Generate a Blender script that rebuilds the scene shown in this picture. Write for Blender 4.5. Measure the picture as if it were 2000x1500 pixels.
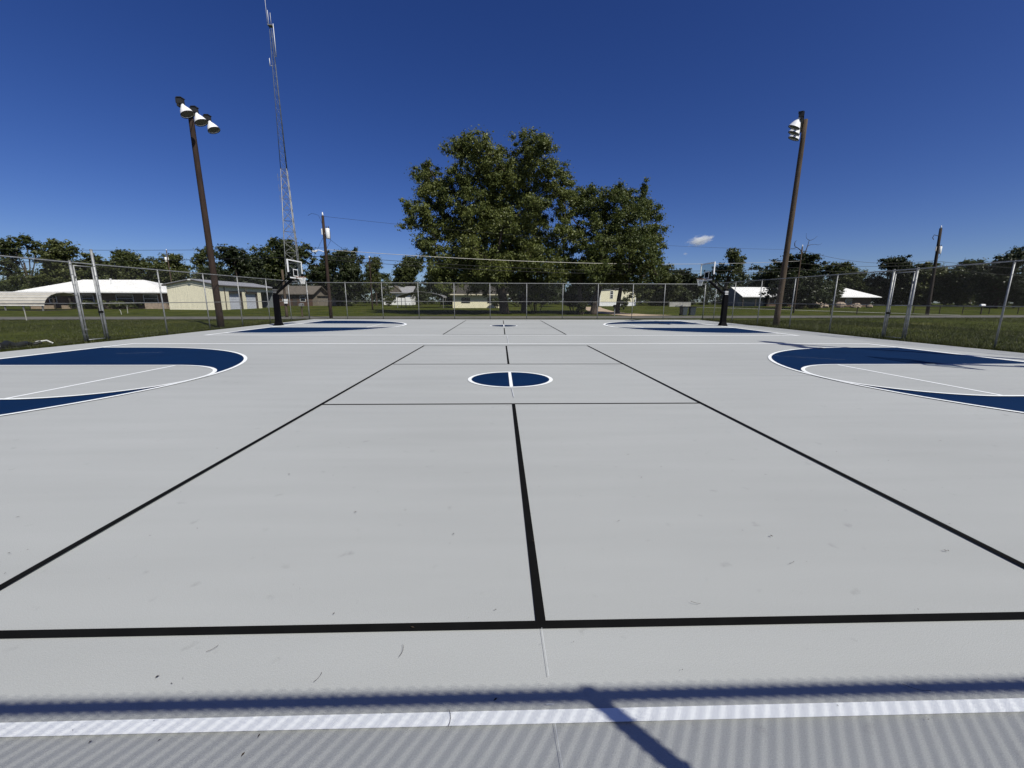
import bpy, math, random
import numpy as np
from mathutils import Vector, Matrix
random.seed(7); rng = np.random.default_rng(7)
for o in list(bpy.data.objects): bpy.data.objects.remove(o)
scene = bpy.context.scene
col = scene.collection

# ------------------------------------------------------------------ camera
PIT, ROLL, YAW = 0.1988, 0.0030, 0.0276
fw = Vector((math.sin(YAW)*math.cos(PIT), math.cos(YAW)*math.cos(PIT), -math.sin(PIT)))
r0 = Vector((math.cos(YAW), -math.sin(YAW), 0)); u0 = r0.cross(fw)
r2 = r0*math.cos(ROLL) + u0*math.sin(ROLL); u2 = -r0*math.sin(ROLL) + u0*math.cos(ROLL)
cam = bpy.data.cameras.new('camera'); cam.sensor_width = 36; cam.lens = 36*796/2000
cam.clip_start = 0.05; cam.clip_end = 9000
camo = bpy.data.objects.new('camera', cam); col.objects.link(camo)
M = Matrix((r2, u2, -fw)).transposed().to_4x4(); M.translation = (-0.2003, -1.7793, 1.6072)
camo.matrix_world = M; scene.camera = camo

# ------------------------------------------------------------------ light
SX, SY = -0.575, 0.64                       # shadow of a 1 m stick on the ground
SUN_EL = math.atan(1/math.hypot(SX, SY)); SUN_AZ = math.atan2(-SX, -SY)
w = bpy.data.worlds.new('World'); scene.world = w; w.use_nodes = True
nt = w.node_tree; bgn = nt.nodes['Background']
sky = nt.nodes.new('ShaderNodeTexSky'); sky.sky_type = 'NISHITA'; sky.sun_disc = False
sky.sun_elevation = SUN_EL; sky.sun_rotation = SUN_AZ
sky.air_density = 0.7; sky.dust_density = 0.6; sky.ozone_density = 4.0; sky.altitude = 50
hsv = nt.nodes.new('ShaderNodeHueSaturation'); hsv.inputs['Saturation'].default_value = 1.25; hsv.inputs['Hue'].default_value = .52
nt.links.new(sky.outputs[0], hsv.inputs['Color']); nt.links.new(hsv.outputs[0], bgn.inputs[0])
bgn.inputs[1].default_value = 0.085
sun = bpy.data.lights.new('sun', 'SUN'); sun.energy = 5.0; sun.angle = math.radians(0.42); sun.color = (1, .973, .882)
suno = bpy.data.objects.new('sun', sun); col.objects.link(suno)
suno.rotation_euler = Vector((SX, SY, -1)).to_track_quat('-Z', 'Y').to_euler()
suno.location = (20, -30, 40)
vs = scene.view_settings; vs.view_transform = 'Standard'; vs.look = 'None'; vs.exposure = 0.0; vs.gamma = 1
vs.use_curve_mapping = False
scene.cycles.volume_bounces = 6

# ------------------------------------------------------------------ helpers
YS = [-1e4, 16, 37, 45, 60, 80, 100, 200, 1e5]; ZS = [0, 0, .147, .2, .45, .65, .85, 1.2, 1.2]
def gz(y): return float(np.interp(y, YS, ZS))

MATS = {}
def mat(name, c, rough=.8, var=.15, scale=4., bump=0., bscale=40., metal=0., spec=.3, detail=5, c2=None, stretch=(1, 1, 1)):
    m = bpy.data.materials.new(name); m.use_nodes = True; n = m.node_tree; b = n.nodes['Principled BSDF']
    tc = n.nodes.new('ShaderNodeTexCoord'); mp = n.nodes.new('ShaderNodeMapping'); mp.inputs['Scale'].default_value = stretch
    n.links.new(tc.outputs['Object'], mp.inputs[0])
    nz = n.nodes.new('ShaderNodeTexNoise'); nz.inputs['Scale'].default_value = scale; nz.inputs['Detail'].default_value = detail
    n.links.new(mp.outputs[0], nz.inputs['Vector'])
    rp = n.nodes.new('ShaderNodeValToRGB'); rp.color_ramp.elements[0].position = .3; rp.color_ramp.elements[1].position = .7
    a = [max(0, x*(1-var)) for x in c]; d = [min(1, x*(1+var)) for x in c] if c2 is None else c2
    rp.color_ramp.elements[0].color = (*a, 1); rp.color_ramp.elements[1].color = (*d, 1)
    n.links.new(nz.outputs['Fac'], rp.inputs[0]); n.links.new(rp.outputs[0], b.inputs['Base Color'])
    b.inputs['Roughness'].default_value = rough; b.inputs['Metallic'].default_value = metal
    b.inputs['Specular IOR Level'].default_value = spec
    if bump:
        z2 = n.nodes.new('ShaderNodeTexNoise'); z2.inputs['Scale'].default_value = bscale; z2.inputs['Detail'].default_value = 4
        n.links.new(mp.outputs[0], z2.inputs['Vector'])
        bp = n.nodes.new('ShaderNodeBump'); bp.inputs['Strength'].default_value = bump; bp.inputs['Distance'].default_value = .02
        n.links.new(z2.outputs['Fac'], bp.inputs['Height']); n.links.new(bp.outputs[0], b.inputs['Normal'])
    MATS[name] = m
    return m

def leaf_mat(name, c1, c2, trans=.25, scale=.35):
    m = bpy.data.materials.new(name); m.use_nodes = True; n = m.node_tree; b = n.nodes['Principled BSDF']; out = n.nodes['Material Output']
    geo = n.nodes.new('ShaderNodeNewGeometry'); tc = n.nodes.new('ShaderNodeTexCoord'); oi = n.nodes.new('ShaderNodeObjectInfo')
    nz = n.nodes.new('ShaderNodeTexNoise'); nz.inputs['Scale'].default_value = scale; nz.inputs['Detail'].default_value = 3
    n.links.new(tc.outputs['Object'], nz.inputs['Vector'])
    ad = n.nodes.new('ShaderNodeMath'); ad.operation = 'ADD'; n.links.new(nz.outputs['Fac'], ad.inputs[0])
    ri = n.nodes.new('ShaderNodeMath'); ri.operation = 'MULTIPLY_ADD'; ri.inputs[1].default_value = .5; ri.inputs[2].default_value = -.25
    n.links.new(geo.outputs['Random Per Island'], ri.inputs[0]); n.links.new(ri.outputs[0], ad.inputs[1])
    ad2 = n.nodes.new('ShaderNodeMath'); ad2.operation = 'MULTIPLY_ADD'; ad2.inputs[1].default_value = .22
    n.links.new(oi.outputs['Random'], ad2.inputs[0]); n.links.new(ad.outputs[0], ad2.inputs[2])
    rp = n.nodes.new('ShaderNodeValToRGB'); rp.color_ramp.elements[0].position = .25; rp.color_ramp.elements[1].position = 1.15 if False else 1.0
    rp.color_ramp.elements[0].color = (*c1, 1); rp.color_ramp.elements[1].color = (*c2, 1)
    n.links.new(ad2.outputs[0], rp.inputs[0]); n.links.new(rp.outputs[0], b.inputs['Base Color'])
    b.inputs['Roughness'].default_value = .5; b.inputs['Specular IOR Level'].default_value = .35
    t = n.nodes.new('ShaderNodeBsdfTranslucent'); n.links.new(rp.outputs[0], t.inputs[0])
    mx = n.nodes.new('ShaderNodeMixShader'); mx.inputs[0].default_value = trans
    n.links.new(b.outputs[0], mx.inputs[1]); n.links.new(t.outputs[0], mx.inputs[2]); n.links.new(mx.outputs[0], out.inputs[0])
    MATS[name] = m

def court_mat():
    m = mat('court_grey', (.380, .390, .384), .75, .055, .16, .25, 260, spec=.25)
    n = m.node_tree; b = n.nodes['Principled BSDF']; src = b.inputs['Base Color'].links[0].from_socket
    tc = next(x for x in n.nodes if x.type == 'TEX_COORD')
    # fine speckle of the acrylic coat
    s = n.nodes.new('ShaderNodeTexNoise'); s.inputs['Scale'].default_value = 220; s.inputs['Detail'].default_value = 2; n.links.new(tc.outputs['Object'], s.inputs['Vector'])
    sm = n.nodes.new('ShaderNodeMapRange'); sm.inputs[1].default_value = .3; sm.inputs[2].default_value = .7; sm.inputs[3].default_value = .89; sm.inputs[4].default_value = 1.10
    n.links.new(s.outputs['Fac'], sm.inputs[0])
    # squeegee streaks along the length and broad blotches
    mp = n.nodes.new('ShaderNodeMapping'); mp.inputs['Scale'].default_value = (.25, 2.2, 1); n.links.new(tc.outputs['Object'], mp.inputs[0])
    s2 = n.nodes.new('ShaderNodeTexNoise'); s2.inputs['Scale'].default_value = 1.3; s2.inputs['Detail'].default_value = 6; n.links.new(mp.outputs[0], s2.inputs['Vector'])
    sm2 = n.nodes.new('ShaderNodeMapRange'); sm2.inputs[1].default_value = .3; sm2.inputs[2].default_value = .7; sm2.inputs[3].default_value = .955; sm2.inputs[4].default_value = 1.03
    n.links.new(s2.outputs['Fac'], sm2.inputs[0])
    # sparse scuffs
    s3 = n.nodes.new('ShaderNodeTexNoise'); s3.inputs['Scale'].default_value = 7; s3.inputs['Detail'].default_value = 7; n.links.new(tc.outputs['Object'], s3.inputs['Vector'])
    sm3 = n.nodes.new('ShaderNodeMapRange'); sm3.inputs[1].default_value = .66; sm3.inputs[2].default_value = .8; sm3.inputs[3].default_value = 1; sm3.inputs[4].default_value = .76
    n.links.new(s3.outputs['Fac'], sm3.inputs[0])
    a = n.nodes.new('ShaderNodeMath'); a.operation = 'MULTIPLY'; n.links.new(sm.outputs[0], a.inputs[0]); n.links.new(sm2.outputs[0], a.inputs[1])
    a2 = n.nodes.new('ShaderNodeMath'); a2.operation = 'MULTIPLY'; n.links.new(a.outputs[0], a2.inputs[0]); n.links.new(sm3.outputs[0], a2.inputs[1])
    v = n.nodes.new('ShaderNodeVectorMath'); v.operation = 'SCALE'; n.links.new(src, v.inputs[0]); n.links.new(a2.outputs[0], v.inputs['Scale'])
    n.links.new(v.outputs[0], b.inputs['Base Color'])
court_mat()
mat('paint_white', (.84, .86, .86), .6, .04, 3, .15, 200)
mat('paint_black', (.006, .006, .006), .9, .2, 6, .15, 200, spec=.06)
mat('paint_blue', (.0018, .0165, .060), .85, .10, 1.2, .2, 220, spec=.08)
mat('chalk', (.55, .57, .59), .9, .2, 40)
def grass_mat():
    m = mat('grass', (.037, .050, .007), .95, .3, .35, .9, 9, c2=(.066, .076, .012), spec=.04)
    n = m.node_tree; b = n.nodes['Principled BSDF']; src = b.inputs['Base Color'].links[0].from_socket
    tc = next(x for x in n.nodes if x.type == 'TEX_COORD')
    s = n.nodes.new('ShaderNodeTexNoise'); s.inputs['Scale'].default_value = 3.5; s.inputs['Detail'].default_value = 8; n.links.new(tc.outputs['Object'], s.inputs['Vector'])
    sm = n.nodes.new('ShaderNodeMapRange'); sm.inputs[1].default_value = .3; sm.inputs[2].default_value = .7; sm.inputs[3].default_value = .55; sm.inputs[4].default_value = 1.4
    n.links.new(s.outputs['Fac'], sm.inputs[0])
    v = n.nodes.new('ShaderNodeVectorMath'); v.operation = 'SCALE'; n.links.new(src, v.inputs[0]); n.links.new(sm.outputs[0], v.inputs['Scale'])
    d = n.nodes.new('ShaderNodeTexNoise'); d.inputs['Scale'].default_value = .22; d.inputs['Detail'].default_value = 7; d.inputs['Roughness'].default_value = .65; n.links.new(tc.outputs['Object'], d.inputs['Vector'])
    dm = n.nodes.new('ShaderNodeMapRange'); dm.inputs[1].default_value = .54; dm.inputs[2].default_value = .74; dm.inputs[3].default_value = 0; dm.inputs[4].default_value = .75; n.links.new(d.outputs['Fac'], dm.inputs[0])
    mx = n.nodes.new('ShaderNodeMix'); mx.data_type = 'RGBA'; mx.inputs[7].default_value = (.115, .098, .034, 1)
    n.links.new(dm.outputs[0], mx.inputs[0]); n.links.new(v.outputs[0], mx.inputs[6]); n.links.new(mx.outputs[2], b.inputs['Base Color'])
grass_mat()
mat('asphalt', (.115, .11, .095), .9, .22, 1.2, .5, 60)
mat('sand_drive', (.40, .31, .215), .95, .2, .8, .6, 20)
mat('concrete', (.36, .35, .32), .9, .18, 2, .3, 30)
mat('galvanised', (.27, .275, .275), .5, .25, 6, .05, 60, metal=.3, spec=.4)
mat('tower_dark', (.10, .115, .13), .6, .2, 4, metal=.2)
mat('galv_dull', (.21, .21, .205), .6, .25, 8, metal=.25)
mat('wire', (.13, .13, .125), .6, .1, 20, metal=.3)
mat('pole_wood', (.033, .020, .015), .9, .35, 3, .8, 18, stretch=(6, 6, .5))
mat('pole_wood_grey', (.078, .056, .038), .9, .35, 3, .8, 18, stretch=(6, 6, .5))
mat('creosote', (.035, .027, .022), .9, .3, 3, .6, 18, stretch=(6, 6, .5))
mat('black_pad', (.003, .003, .004), .6, .2, 4, .15, 12, spec=.08)
mat('black_steel', (.0035, .0035, .004), .55, .2, 6, spec=.1)
mat('white_paint', (.78, .78, .77), .45, .05, 4)
mat('white_metal', (.74, .74, .72), .5, .06, 2)
mat('lamp_white', (.82, .82, .82), .35, .06, 6)
mat('lamp_lens', (.075, .075, .062), .4, .2, 4, spec=.3)
mat('lamp_body', (.03, .03, .03), .5, .25, 6)
mat('rim_orange', (.28, .12, .05), .5, .2, 6)
mat('net', (.78, .77, .74), .9, .08, 10)
mat('cable', (.012, .012, .012), .6, .1, 5)
mat('cable_bright', (.42, .41, .38), .4, .1, 5, metal=.6)
mat('cream_siding', (.76, .71, .53), .65, .09, 1.6, .25, 5, stretch=(4, 4, .25))
mat('cream_trim', (.62, .57, .43), .6, .05, 3)
mat('roof_grey', (.33, .33, .34), .5, .1, 3, metal=.2)
mat('dark_trim', (.05, .042, .035), .7, .2, 4)
mat('door_white', (.55, .57, .62), .5, .06, 3)
mat('roof_white', (.82, .81, .77), .42, .05, 1.2)
mat('brick_brown', (.13, .085, .062), .9, .25, 6, .5, 30)
mat('brick_tan', (.30, .23, .165), .9, .25, 6, .5, 30)
mat('stone', (.32, .25, .19), .9, .3, 3, .8, 6)
mat('dark_glass', (.012, .014, .017), .12, .2, 3, spec=.6)
mat('shingle', (.115, .10, .082), .95, .25, 3, .6, 14)
mat('shingle_shaded', (.055, .050, .042), .95, .25, 3, .6, 14)  # shade on the yellow house roof, put into a darker shingle colour
mat('wood_brown', (.085, .05, .034), .9, .3, 4, .4, 14)
mat('plank_grey', (.17, .15, .125), .9, .3, 4, .4, 14)
mat('yellow_wall', (.78, .73, .53), .7, .05, 2)
mat('blue_grey_wall', (.17, .19, .20), .8, .1, 2)
mat('bin_plastic', (.035, .045, .05), .45, .2, 4)
mat('bark', (.055, .043, .034), .95, .35, 3, 1., 14, stretch=(3, 3, .6))
mat('bark_pale', (.20, .18, .16), .95, .3, 3, .8, 14, stretch=(3, 3, .6))
mat('tarp', (.012, .013, .012), .5, .4, 3, .5, 8)
mat('pvc', (.74, .74, .70), .4, .05, 3)
mat('awning_tan', (.46, .43, .37), .6, .1, 2)
mat('debris', (.05, .035, .022), .9, .4, 30)
leaf_mat('leaf_pecan', (.040, .060, .012), (.170, .186, .050), .30)
leaf_mat('leaf_oak', (.024, .036, .009), (.105, .118, .034), .25)
leaf_mat('leaf_dark', (.010, .017, .005), (.046, .058, .016), .18)
leaf_mat('leaf_bright', (.032, .046, .011), (.115, .125, .038), .28)
leaf_mat('blade', (.030, .040, .005), (.082, .084, .018), .3, 1.5)
g = bpy.data.materials.new('board_glass'); g.use_nodes = True; n_ = g.node_tree; b_ = n_.nodes['Principled BSDF']
tr = n_.nodes.new('ShaderNodeBsdfTransparent'); tr.inputs[0].default_value = (.86, .9, .9, 1)
mx_ = n_.nodes.new('ShaderNodeMixShader'); mx_.inputs[0].default_value = .12
b_.inputs['Base Color'].default_value = (.03, .04, .045, 1); b_.inputs['Roughness'].default_value = .05
n_.links.new(tr.outputs[0], mx_.inputs[1]); n_.links.new(b_.outputs[0], mx_.inputs[2]); n_.links.new(mx_.outputs[0], n_.nodes['Material Output'].inputs[0])
MATS['board_glass'] = g

class MB:
    """collects shapes, build() links them as one mesh object"""
    def __init__(s): s.v = []; s.f = []
    def add(s, vs, fs):
        k = len(s.v); s.v += [tuple(p) for p in vs]; s.f += [tuple(i+k for i in f) for f in fs]; return s
    def box(s, x0, x1, y0, y1, z0, z1):
        return s.add([(x0, y0, z0), (x1, y0, z0), (x1, y1, z0), (x0, y1, z0), (x0, y0, z1), (x1, y0, z1), (x1, y1, z1), (x0, y1, z1)],
                     [(3, 2, 1, 0), (4, 5, 6, 7), (0, 1, 5, 4), (1, 2, 6, 5), (2, 3, 7, 6), (3, 0, 4, 7)])
    def frustum(s, a, b, z0, z1, cx=0, cy=0):      # a, b = half sizes (x, y) at bottom and top
        return s.add([(cx-a[0], cy-a[1], z0), (cx+a[0], cy-a[1], z0), (cx+a[0], cy+a[1], z0), (cx-a[0], cy+a[1], z0),
                      (cx-b[0], cy-b[1], z1), (cx+b[0], cy-b[1], z1), (cx+b[0], cy+b[1], z1), (cx-b[0], cy+b[1], z1)],
                     [(3, 2, 1, 0), (4, 5, 6, 7), (0, 1, 5, 4), (1, 2, 6, 5), (2, 3, 7, 6), (3, 0, 4, 7)])
    def tube(s, pts, rad, n=8, cap=True):
        pts = [Vector(p) for p in pts]
        if not hasattr(rad, '__len__'): rad = [rad]*len(pts)
        rings = []; base = len(s.v); ref = None
        for i, p in enumerate(pts):
            d = (pts[min(i+1, len(pts)-1)] - pts[max(i-1, 0)]).normalized()
            if ref is None: ref = Vector((0, 0, 1)) if abs(d.z) < .9 else Vector((1, 0, 0))
            a = d.cross(ref).normalized(); b = a.cross(d).normalized(); ref = b
            for k in range(n):
                t = 2*math.pi*k/n; s.v.append(tuple(p + (a*math.cos(t) + b*math.sin(t))*rad[i]))
        for i in range(len(pts)-1):
            for k in range(n):
                q = (k+1) % n; s.f.append((base+i*n+k, base+i*n+q, base+(i+1)*n+q, base+(i+1)*n+k))
        if cap:
            s.f.append(tuple(base+k for k in range(n))[::-1]); s.f.append(tuple(base+(len(pts)-1)*n+k for k in range(n)))
        return s
    def poly(s, pts): return s.add(pts, [tuple(range(len(pts)))])
    def prism(s, prof, y0, y1, axis='y'):           # profile (a, z) extruded along y (or x)
        n = len(prof)
        P = (lambda a, z, t: (a, t, z)) if axis == 'y' else (lambda a, z, t: (t, a, z))
        vs = [P(a, z, y0) for a, z in prof] + [P(a, z, y1) for a, z in prof]
        return s.add(vs, [tuple(range(n))[::-1], tuple(range(n, 2*n))] + [(i, (i+1) % n, n+(i+1) % n, n+i) for i in range(n)])
    def build(s, name, m, parent=None, smooth=False, loc=None):
        me = bpy.data.meshes.new(name); me.from_pydata(s.v, [], s.f); me.update()
        if smooth: me.polygons.foreach_set('use_smooth', [True]*len(me.polygons))
        me.materials.append(MATS[m]); o = bpy.data.objects.new(name, me); col.objects.link(o)
        if parent: o.parent = parent
        if loc: o.location = loc
        return o

def tag(o, label=None, cat=None, group=None, kind=None):
    if label: o['label'] = label
    if cat: o['category'] = cat
    if group: o['group'] = group
    if kind: o['kind'] = kind
    return o
def thing(name, loc, label, cat, group=None, rz=0):
    o = bpy.data.objects.new(name, None); o.empty_display_size = .3; col.objects.link(o)
    o.location = loc; o.rotation_euler.z = rz
    return tag(o, label, cat, group)
def copy_tree(o, parent=None):
    c = o.copy(); col.objects.link(c); c.parent = parent
    for ch in list(o.children): copy_tree(ch, c)
    return c
def np_mesh(name, V, nper, m, parent=None):
    """V: (N*nper,3) loose n-gons"""
    N = len(V)//nper; me = bpy.data.meshes.new(name)
    me.vertices.add(len(V)); me.vertices.foreach_set('co', V.astype(np.float32).ravel())
    me.loops.add(N*nper); me.loops.foreach_set('vertex_index', np.arange(N*nper, dtype=np.int32))
    me.polygons.add(N); me.polygons.foreach_set('loop_start', np.arange(0, N*nper, nper, dtype=np.int32))
    me.polygons.foreach_set('loop_total', np.full(N, nper, dtype=np.int32))
    me.update(calc_edges=True); me.materials.append(MATS[m])
    o = bpy.data.objects.new(name, me); col.objects.link(o)
    if parent: o.parent = parent
    return o

# ------------------------------------------------------------------ ground
xs = sorted(set([-4000, -1500, -600, -300] + list(range(-200, 201, 4)) + [300, 600, 1500, 4000]))
ys = sorted(set([-300, -60, -20] + list(range(-8, 60, 2)) + [16, 37, 45] + list(range(60, 200, 5)) + [200, 260, 400, 800, 2000, 5000]))
b = MB()
for y in ys:
    for x in xs:
        far = max(0, min(1, (abs(x-.5)-17)/6)) if y < 34 else 1
        wob = .05*far*(math.sin(x*.31+y*.17)*math.cos(y*.23-x*.11)) if (abs(y-38.3-.085*x) > 4.5 and abs(x) < 210) else 0
        b.v.append((x, y, gz(y)-.05+wob))
W = len(xs)
for j in range(len(ys)-1):
    for i in range(W-1): b.f.append((j*W+i, j*W+i+1, (j+1)*W+i+1, (j+1)*W+i))
tag(b.build('lawn', 'grass', smooth=True), kind='structure')

SLX0, SLX1, SLY0, SLY1 = -16.05, 17.05, -2.7, 33.62
slab = MB()
for (y0, y1) in ((SLY0, 15.994), (16.006, SLY1)):
    z0, z1 = gz(y0), gz(y1)
    slab.add([(SLX0, y0, z0-.16), (SLX1, y0, z0-.16), (SLX1, y1, z1-.16), (SLX0, y1, z1-.16), (SLX0, y0, z0), (SLX1, y0, z0), (SLX1, y1, z1), (SLX0, y1, z1)],
             [(3, 2, 1, 0), (4, 5, 6, 7), (0, 1, 5, 4), (1, 2, 6, 5), (2, 3, 7, 6), (3, 0, 4, 7)])
slabo = tag(slab.build('court_pavement', 'court_grey'), kind='structure')

def flat(name, m, pts, h, parent=slabo):
    MB().poly([(x, y, gz(y)+h) for x, y in pts]).build(name, m, parent)
def line(name, m, x0, y0, x1, y1, wd, h, parent=slabo):
    d = Vector((x1-x0, y1-y0)); d.normalize(); nx, ny = -d.y*wd/2, d.x*wd/2
    flat(name, m, [(x0-nx, y0-ny), (x1-nx, y1-ny), (x1+nx, y1+ny), (x0+nx, y0+ny)], h, parent)
def strip(name, m, pts, wd, h):
    b = MB(); n = len(pts)
    for i, (x, y) in enumerate(pts):
        a = pts[max(i-1, 0)]; c = pts[min(i+1, n-1)]; d = Vector((c[0]-a[0], c[1]-a[1])); d.normalize()
        for s in (-1, 1):
            X, Y = x - d.y*s*wd/2, y + d.x*s*wd/2; b.v.append((X, Y, gz(Y)+h))
    for i in range(n-1): b.f.append((2*i+1, 2*i, 2*i+2, 2*i+3))
    return b.build(name, m, slabo)
FT = .3048
CX = .13
def court(oy):
    # basketball, played from left to right
    near, far = oy-.47, oy+14.10; cy = oy+6.80; L, R = CX-14.33, CX+14.33; wl = .055; wf = .17; w3 = .085 if oy == 0 else .16; wk = .08 if oy == 0 else .14
    wn = wl if oy == 0 else wf; line('boundary_line', 'paint_white', L-wf/2, near, R+wf/2, near, wn, .009)
    line('boundary_line', 'paint_white', L-wf/2, far, R+wf/2, far, wf, .009)
    for s, X in ((1, L), (-1, R)):
        line('boundary_line', 'paint_white', X, near+wn/2, X, far-wf/2, wf, .009)
        hx = X + s*1.60; r3 = 6.02; xs0 = X + s*wf/2
        arc = [(hx + s*r3*math.cos(t), cy + r3*math.sin(t)) for t in np.linspace(-math.pi/2, math.pi/2, 61)]
        flat('three_point_area', 'paint_blue', ([(xs0, cy-r3)] + arc + [(xs0, cy+r3)])[::s], .004)
        strip('three_point_line', 'paint_white', [(xs0, cy-r3)] + arc + [(xs0, cy+r3)], w3, .0130)
        fx = X + s*5.79; rk = 1.83
        ka = [(fx + s*rk*math.cos(t), cy + rk*math.sin(t)) for t in np.linspace(-math.pi/2, math.pi/2, 41)]
        flat('key_area', 'court_grey', ([(xs0, cy-rk)] + ka + [(xs0, cy+rk)])[::s], .008)
        strip('key_line', 'paint_white', [(xs0, cy-rk)] + ka + [(xs0, cy+rk)], wk, .0170)
        line('free_throw_line', 'paint_white', fx, cy-rk+.03, fx, cy+rk-.03, .075, .0125)
    # centre disc
    ccy = oy+6.72; rc = .86
    circ = [(.0 + rc*math.cos(t), ccy + rc*math.sin(t)) for t in np.linspace(0, 2*math.pi, 64, endpoint=False)]
    flat('centre_disc', 'paint_blue', circ, .004)
    strip('centre_circle_line', 'paint_white', [(rc*math.cos(t), ccy+rc*math.sin(t)) for t in np.linspace(0, 2*math.pi, 65)], .075, .009)
    line('half_court_line', 'paint_white', 0, ccy-rc+.03, 0, ccy+rc-.03, .062, .0125)
    # pickleball lines, black
    wb = .052
    for a, c in ((0, 15*FT), (29*FT, 44*FT)): line('centre_line', 'paint_black', 0, oy+a+wb/2, 0, oy+c-wb/2, wb, .0052)
    for yy in (0, 15*FT, 29*FT, 44*FT): line('service_line', 'paint_black', -3.048, oy+yy, 3.048, oy+yy, wb if yy in (0,) else .045, .0052)
    for X in (-3.048, 3.048): line('side_line', 'paint_black', X, oy-wb/2, X, oy+13.411+wb/2, wb, .0095)
court(0); court(18.5)
# chalk layout marks and the seam
for (x0, y0, x1, y1, wd) in ((.0, -.03, .005, -.30, .0018), (.005, -.50, .012, -.66, .0018), (-.02, -.425, .012, -.425, .003), (.02, 5.02, .0, 5.78, .012), (.1, 14.14, .1, 17.9, .02), (-.25, 16.9, .1, 16.9, .03),
                             (4.7, 7.25, 7.2, 7.1, .012), (8.0, 10.6, 9.6, 9.5, .006), (-12, 11.0, -10.9, 11.4, .008)):
    line('chalk_mark', 'chalk', x0, y0, x1, y1, wd, .0145)

def road_c(x): return 38.3 + .085*x
rd = MB(); X = list(range(-400, 401, 10))
for x in X:
    for dy in (-2.75, 2.75):
        y = road_c(x)+dy; rd.v.append((x, y, gz(y)-.012))
for i in range(len(X)-1): rd.f.append((2*i, 2*i+2, 2*i+3, 2*i+1))
tag(rd.build('road', 'asphalt'), kind='structure')
def path(name, m, pts, wd, h):
    b = MB(); n = len(pts)
    for i, (x, y) in enumerate(pts):
        a = pts[max(i-1, 0)]; c = pts[min(i+1, n-1)]; d = Vector((c[0]-a[0], c[1]-a[1])); d.normalize()
        ww = wd[i] if hasattr(wd, '__len__') else wd
        for s in (-1, 1):
            X_, Y_ = x - d.y*s*ww/2, y + d.x*s*ww/2; b.v.append((X_, Y_, gz(Y_)+h))
    for i in range(n-1): b.f.append((2*i+1, 2*i, 2*i+2, 2*i+3))
    return tag(b.build(name, m), kind='structure')
path('driveway', 'sand_drive', [(16.2, 42.3), (14.8, 45), (13.6, 49), (13.6, 55), (14.6, 62), (16, 70), (18, 80)], [6.5, 4.2, 3.6, 3.4, 3.2, 3, 3], .02)
path('side_path', 'concrete', [(38, 82), (42, 74), (45.8, 62.5), (49, 54), (52, 48.5), (54, 45.5)], [1.3, 1.3, 1.2, 1.1, 1.0, .9], .025)

# ------------------------------------------------------------------ fences
H = 3.05
def wires(p0, p1, gaps=(), pitch=.060, z_lo=.05, z_hi=H+.045, rad=.0010):
    """chain-link mesh between ground points p0 and p1 as straight crossing wires"""
    p0 = np.array(p0, float); p1 = np.array(p1, float); Ln = np.linalg.norm(p1-p0); d = (p1-p0)/Ln; nrm = np.array([-d[1], d[0]])
    hh = z_hi - z_lo; V = []
    spans = []; a = 0.
    for g0, g1 in sorted(gaps): spans.append((a, g0)); a = g1
    spans.append((a, Ln))
    for s0, s1 in spans:
        for fam in (1, -1):
            off = .0018*fam
            start = np.arange(s0-hh, s1+hh, pitch)
            for c in start:
                xa, xb, za, zb = c, c+fam*hh, 0., hh
                if fam == 1:
                    if xa < s0: za += s0-xa; xa = s0
                    if xb > s1: zb -= xb-s1; xb = s1
                else:
                    if xa > s1: za += xa-s1; xa = s1
                    if xb < s0: zb -= s0-xb; xb = s0
                if zb-za < .05: continue
                A = p0+d*xa+nrm*off; B = p0+d*xb+nrm*off
                A3 = np.array([*A, gz(A[1])+z_lo+za]); B3 = np.array([*B, gz(B[1])+z_lo+zb])
                t = (B3-A3)/np.linalg.norm(B3-A3); n3 = np.array([nrm[0], nrm[1], 0]); e = np.cross(t, n3)
                r = [n3*rad, (-.5*n3+.866*e)*rad, (-.5*n3-.866*e)*rad]
                for k in range(3):
                    q = (k+1) % 3; V += [A3+r[k], A3+r[q], B3+r[q], B3+r[k]]
    return np.array(V)
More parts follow.
